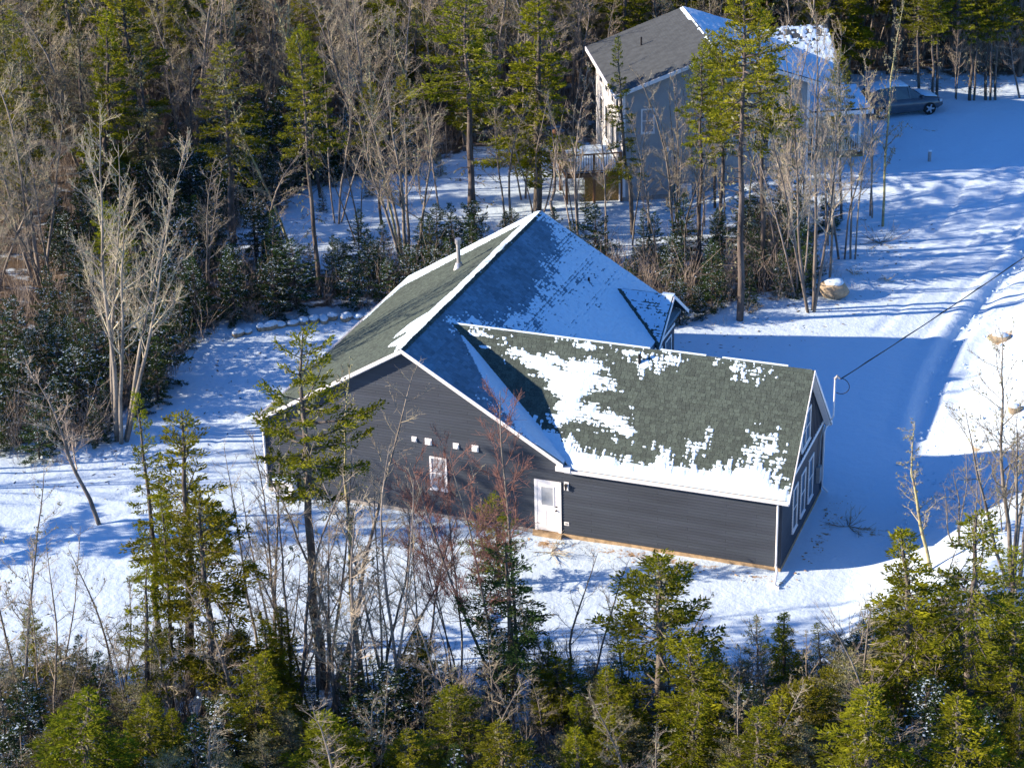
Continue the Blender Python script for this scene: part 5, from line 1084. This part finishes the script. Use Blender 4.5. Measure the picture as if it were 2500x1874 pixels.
# main woods: mixed bare trees and spruces behind and left of the clearing
woods = lambda x, y: op1(x, y) < -1.0 and clear_h(x, y) and visible(x, y, 3, 1.10) and y > -2 and not near_hero(x, y, 1.2) and not (x > 2 and y < 34 and rnd.random() < .6) and not (-32 < x < -8 and y < 11 and rnd.random() < .65)
for x, y in scatter(430, (-62, 30, -2, 86), woods, 1.5):
    r_ = rnd.random(); far_right = x > 4 and y > 44
    if far_right: k = 'spruceC' if r_ < .5 else ('spruceA' if r_ < .8 else 'bareS')
    elif x > 2 and y < 34: k = 'bareS' if r_ < .55 else ('spruceC' if r_ < .7 else ('lichenT' if r_ < .8 else 'spruceB'))
    else: k = 'bareS' if r_ < .28 else 'bareL' if r_ < .54 else 'spruceB' if r_ < .72 else 'spruceA' if r_ < .82 else 'spruceC' if r_ < .93 else 'lichenT'
    h = rnd.uniform(6.5, 11) if not (x > 2 and y < 34) else rnd.uniform(4.5, 7.0)
    if far_right: h = rnd.uniform(9, 12)
    if -9 < x < 1 and 14 < y < 22: h = min(h, 6.0)
    if -22 < x < 3 and 16 < y < 35: h = min(h, 7.4)
    if -32 < x < -8 and y < 13: h = min(h, 7.0)
    fill(k, x, y, h, RNOM[k] * h / 10 * rnd.uniform(.95, 1.35))
# trees standing just in front of the grey house
belt = lambda x, y: clear_h(x, y) and op1(x, y) < 2.5 and not near_hero(x, y, .9)
for x, y in scatter(12, (3.5, 14.8, 28.5, 34.5), belt, 1.2):
    k = rnd.choice(('bareS', 'bareS', 'bareS', 'lichenT', 'spruceC')); h = rnd.uniform(7.5, 9.5); fill(k, x, y, h, RNOM[k] * h / 14)
# stray trunks standing in the snowy strip
strip = lambda x, y: 0 < float(polydist(np.array([x]), np.array([y]), SWATH)[0]) and clear_h(x, y) and not near_hero(x, y, 1.2) and x < 6
for x, y in scatter(13, (-12, 6, 22, 40), strip, 1.9): k = rnd.choice(('bareS', 'bareS', 'lichenT', 'spruceC')); h = rnd.uniform(6, 10); fill(k, x, y, h, RNOM[k] * h / 11)
for x, y in scatter(8, (-12, 6, 23, 39), strip, 1.6): fill('firO', x, y, rnd.uniform(1.2, 2.4), rnd.uniform(.4, .7))
# foreground woods
fg = lambda x, y: op1(x, y) < -.5 and y < -4 and visible(x, y, 1.5, 1.12) and not near_hero(x, y, .7)
for x, y in scatter(150, (-8, 34, -28, -5), fg, .95):
    r_ = rnd.random(); k = 'young' if r_ < .14 else 'firO' if r_ < .32 else 'lichenS' if r_ < .54 else 'bareS' if r_ < .84 else 'spruceA'
    d = -op1(x, y); q_ = min(1, .55 + d * .14); h = q_ * {'young': rnd.uniform(2.2, 3.6), 'firO': rnd.uniform(2, 3), 'lichenS': rnd.uniform(2.2, 3.6), 'bareS': rnd.uniform(3.5, 6), 'spruceA': rnd.uniform(3, 4.8)}[k]
    fill(k, x, y, h, h * {'young': .36, 'firO': .32, 'lichenS': .4, 'bareS': .24, 'spruceA': .26}[k])
# trees standing left of the frame: their shadows cross the side yard and the gable wall
for (x, y, h, k) in ((-15.5, -9.8, 13.5, 'spruceA'), (-17.5, -5.2, 12, 'bareS'), (-21, 2.5, 11, 'bareS'), (-22, -8, 12, 'bareS')):
    fill(k, x, y, h, RNOM[k] * h / 10)
# bare saplings on the right bank
for (x, y, h) in ((26.2, -4.2, 3.4), (27.4, 1.6, 3.6), (24.9, -3.3, 2.6), (27.0, -1.5, 4.2), (29.5, 13, 4.2), (24.5, -6.0, 2.6)): fill('bareS', x, y, h, h * .22)

# ------------------------------------------------------------------ brushwood covering the forest floor
def brushwood(name, n, box, test, seed, hgt=(.5, 1.6), m='brush', tw=16, r=.007):
    rs = np.random.RandomState(seed); xs = rs.uniform(box[0], box[1], n * 6); ys = rs.uniform(box[2], box[3], n * 6)
    ok = test(xs, ys); xs = xs[ok][:n]; ys = ys[ok][:n]; k = len(xs); zs = terr(xs, ys)
    B = np.repeat(np.stack([xs, ys, zs], 1), tw, 0); K = k * tw; H_ = np.repeat(rs.uniform(hgt[0], hgt[1], k), tw) * rs.uniform(.5, 1.1, K); A = rs.rand(K) * 6.283; T_ = np.abs(rs.randn(K)) * .38
    B[:, :2] += rs.randn(K, 2) * .12
    D = np.stack([np.cos(A) * T_, np.sin(A) * T_, np.ones(K)], 1); D /= np.linalg.norm(D, axis=1)[:, None]; J = rs.randn(K, 3) * .10
    P0 = B; P1 = B + D * (H_ * .5)[:, None] + J * H_[:, None]; P2 = B + D * H_[:, None] + rs.randn(K, 3) * .2 * H_[:, None] * np.array([1, 1, .4])
    # forks
    Q0 = P1; Q1 = P1 + (D + rs.randn(K, 3) * .55) * (H_ * .42)[:, None]
    def strips(A_, B_, ra, rb):
        d = B_ - A_; d /= (np.linalg.norm(d, axis=1)[:, None] + 1e-9); a = np.cross(d, rs.randn(len(A_), 3)); a /= np.linalg.norm(a, axis=1)[:, None]; b = np.cross(d, a); V = []
        for c_, rr in ((A_, ra), (B_, rb)):
            for t in (0, 2.094, 4.189): V.append(c_ + (a * math.cos(t) + b * math.sin(t)) * rr)
        V = np.stack(V, 1).reshape(-1, 3); n0 = (np.arange(len(A_)) * 6)[:, None]
        F = np.concatenate([n0 + np.array([j, (j + 1) % 3, 3 + (j + 1) % 3, 3 + j]) for j in range(3)], 1).reshape(-1, 4); return V, F
    Vs = []; Fs = []; off = 0
    for a_, b_2, ra, rb in ((P0, P1, r * 1.3, r), (P1, P2, r, r * .6), (Q0, Q1, r * .8, r * .5)): V, F = strips(a_, b_2, ra, rb); Vs.append(V); Fs.append(F + off); off += len(V)
    o = link(name, raw_mesh(name, np.concatenate(Vs), np.concatenate(Fs), M[m]))
    o['kind'] = 'stuff'; return o
def vis_v(x, y):
    d = np.stack([x, y, 0 * x + .5], 1) - np.array(CAM_POS); w_ = d @ np.array(CAM_F); return (np.abs(d @ np.array(CAM_R) / w_ * CAM_LENS / 18) < 1.06) & (np.abs(d @ np.array(CAM_U) / w_ * CAM_LENS / 18) < .8)
def clear_v(x, y):
    px, py = x - 3.21, y - 34.4; a = px * AX[0] + py * AX[1]; b = px * BX[0] + py * BX[1]
    return ~((-3.4 < a) & (a < 13.5) & (-.6 < b) & (b < 12.4)) & ~((-.5 < x) & (x < XR + .5) & (-.5 < y) & (y < HL + .5))
o = brushwood('undergrowth', 3400, (-62, 30, -3, 86), lambda x, y: (openness(x, y) < -.8) & vis_v(x, y) & clear_v(x, y), 5, (.8, 2.6), tw=13); o['label'] = 'grey-brown brushwood filling the woods'; o['category'] = 'undergrowth'
o = brushwood('undergrowth', 480, (-8, 34, -28, -4), lambda x, y: (openness(x, y) < -.1) & vis_v(x, y), 6, (.5, 1.8), tw=18); o['label'] = 'tangled bare brush in the foreground woods'; o['category'] = 'undergrowth'
o = brushwood('dry_weeds', 120, (-12, 30, -13, 36), lambda x, y: (np.abs(openness(x, y) - .3) < .8) & vis_v(x, y) & clear_v(x, y), 8, (.15, .5), tw=7, r=.004); o['label'] = 'dry weed stems poking through the snow at the clearing edge'; o['category'] = 'weeds'
# clods of snow along the banks and drive, needles and twigs dropped on the snow
def bits(name, n, test, box, seed, size, m, label, cat, flat=.6, long_=1.0):
    rs = np.random.RandomState(seed); x = rs.uniform(box[0], box[1], n * 8); y = rs.uniform(box[2], box[3], n * 8); ok = test(x, y, rs); x = x[ok][:n]; y = y[ok][:n]; k = len(x)
    z = terr(x, y) + .02; oct_ = np.array([(1, 0, 0), (0, 1, 0), (-1, 0, 0), (0, -1, 0), (0, 0, 1), (0, 0, -1)], float); F0 = np.array([(0, 1, 4), (1, 2, 4), (2, 3, 4), (3, 0, 4), (1, 0, 5), (2, 1, 5), (3, 2, 5), (0, 3, 5)])
    sz = size * (.4 + 1.2 * rs.rand(k) ** 2); sc = np.stack([sz * long_, sz * (.6 + .5 * rs.rand(k)) / long_, sz * flat], 1); a = rs.rand(k) * 6.283; V = oct_[None] * sc[:, None] * (.8 + .4 * rs.rand(k, 6, 1))
    c, s_ = np.cos(a)[:, None], np.sin(a)[:, None]; V = np.stack([V[..., 0] * c - V[..., 1] * s_ + x[:, None], V[..., 0] * s_ + V[..., 1] * c + y[:, None], V[..., 2] + z[:, None]], -1)
    o = link(name, raw_mesh(name, V.reshape(-1, 3), (F0[None] + (np.arange(k) * 6)[:, None, None]).reshape(-1, 3), M[m])); o['kind'] = 'stuff'; o['label'] = label; o['category'] = cat
def near_line(x, y, pts, w_):
    d = np.full(x.shape, 1e9)
    for (a, b) in zip(pts[:-1], pts[1:]):
        ex, ey = b[0] - a[0], b[1] - a[1]; t = np.clip(((x - a[0]) * ex + (y - a[1]) * ey) / (ex * ex + ey * ey), 0, 1); d = np.minimum(d, np.hypot(x - a[0] - t * ex, y - a[1] - t * ey))
    return d < w_
EDGE_LINES = [([(22.9, 8), (22.8, 21), (23.3, 27), (24, 34), (25.2, 42)], .8), ([(24.5, 4), (26, 10), (26.5, 16), (26, 22)], 1.8), ([(-7.9, 12.5), (-6.3, 14.4), (-4.2, 15.9), (0, 16.4)], .5), ([(8, 56.2), (24, 57)], .8), ([(-.6, 0), (-1.2, 14)], .5)]
bits('snow_clods', 900, lambda x, y, rs: np.any([near_line(x, y, p_, w_) for p_, w_ in EDGE_LINES], axis=0) & clear_v(x, y), (-10, 28, -2, 58), 31, .11, 'snow', 'small lumps of ploughed and fallen snow along the edges', 'snow')
bits('ground_litter', 2600, lambda x, y, rs: (openness(x, y) > -.5) & (openness(x, y) < 4.5 * rs.rand(len(x)) ** 2) & clear_v(x, y), (-14, 28, -14, 42), 32, .05, 'litter', 'needles, bark and twigs dropped on the snow', 'litter', .25, 1.8)
bits('ground_litter', 500, lambda x, y, rs: (near_line(x, y, [(10.8, -.4), (20.1, -.4), (20.5, 6)], .1 + 1.0 * rs.rand(len(x)) ** 2)) & clear_v(x, y), (10, 23, -2, 7), 33, .045, 'soil', 'crumbs of soil and sawdust along the house base', 'soil', .3, 1.3)
# fallen branch by the drive and red shrub at the bottom right
def bush(x, y, h, n, seed, label, m='twig', name='shrub', cat='shrub', flat=.4):
    rs = np.random.RandomState(seed); paths = []; fine = []
    for i in range(n):
        a = rs.rand() * 6.283; d = np.array([math.cos(a), math.sin(a), flat + rs.rand() * flat]); P = [np.zeros(3)]
        for k in range(5): d = d + rs.randn(3) * .15; P.append(P[-1] + d / np.linalg.norm(d) * h / 5)
        P = np.array(P); P[:, 2] = np.maximum(P[:, 2], .02); paths.append((P, .016 * (1 - np.linspace(0, 1, 6) * .7)))
        for k in range(7): j = rs.randint(1, 5); fine.append((np.stack([P[j], P[j] + (d + rs.randn(3) * .6) * h * .22]), np.array([.008, .004])))
    t = thing(name, label, cat, (x, y, float(terr(x, y)))); link('stems', tube_mesh('stems', [(paths, 4), (fine, 3)], M[m]), t)
bush(16.9, 32.4, 1.6, 12, 3, 'fallen brush pile lying at the wood edge beside the drive', flat=.12, name='brush_pile', cat='brush')
bush(13.0, 22.0, .8, 12, 4, 'low dry shrub beside the corner spruce')
bush(16.6, 28.0, .5, 9, 5, 'small dry weeds in the snow above the boulder')
bush(18.2, 27.8, .45, 8, 6, 'small dry weeds in the snow right of the boulder')
bush(23.6, -5.0, 1.5, 16, 7, 'brown shrub at the yard edge below the house corner', flat=.6)
bush(21.6, 3.9, .9, 12, 8, 'flattened dark twigs in the shade by the end wall', flat=.06, name='twig_litter', cat='twigs')
bush(11.9, -1.3, .9, 12, 9, 'dark twigs and needles below the white door', flat=.08, name='twig_litter', cat='twigs')
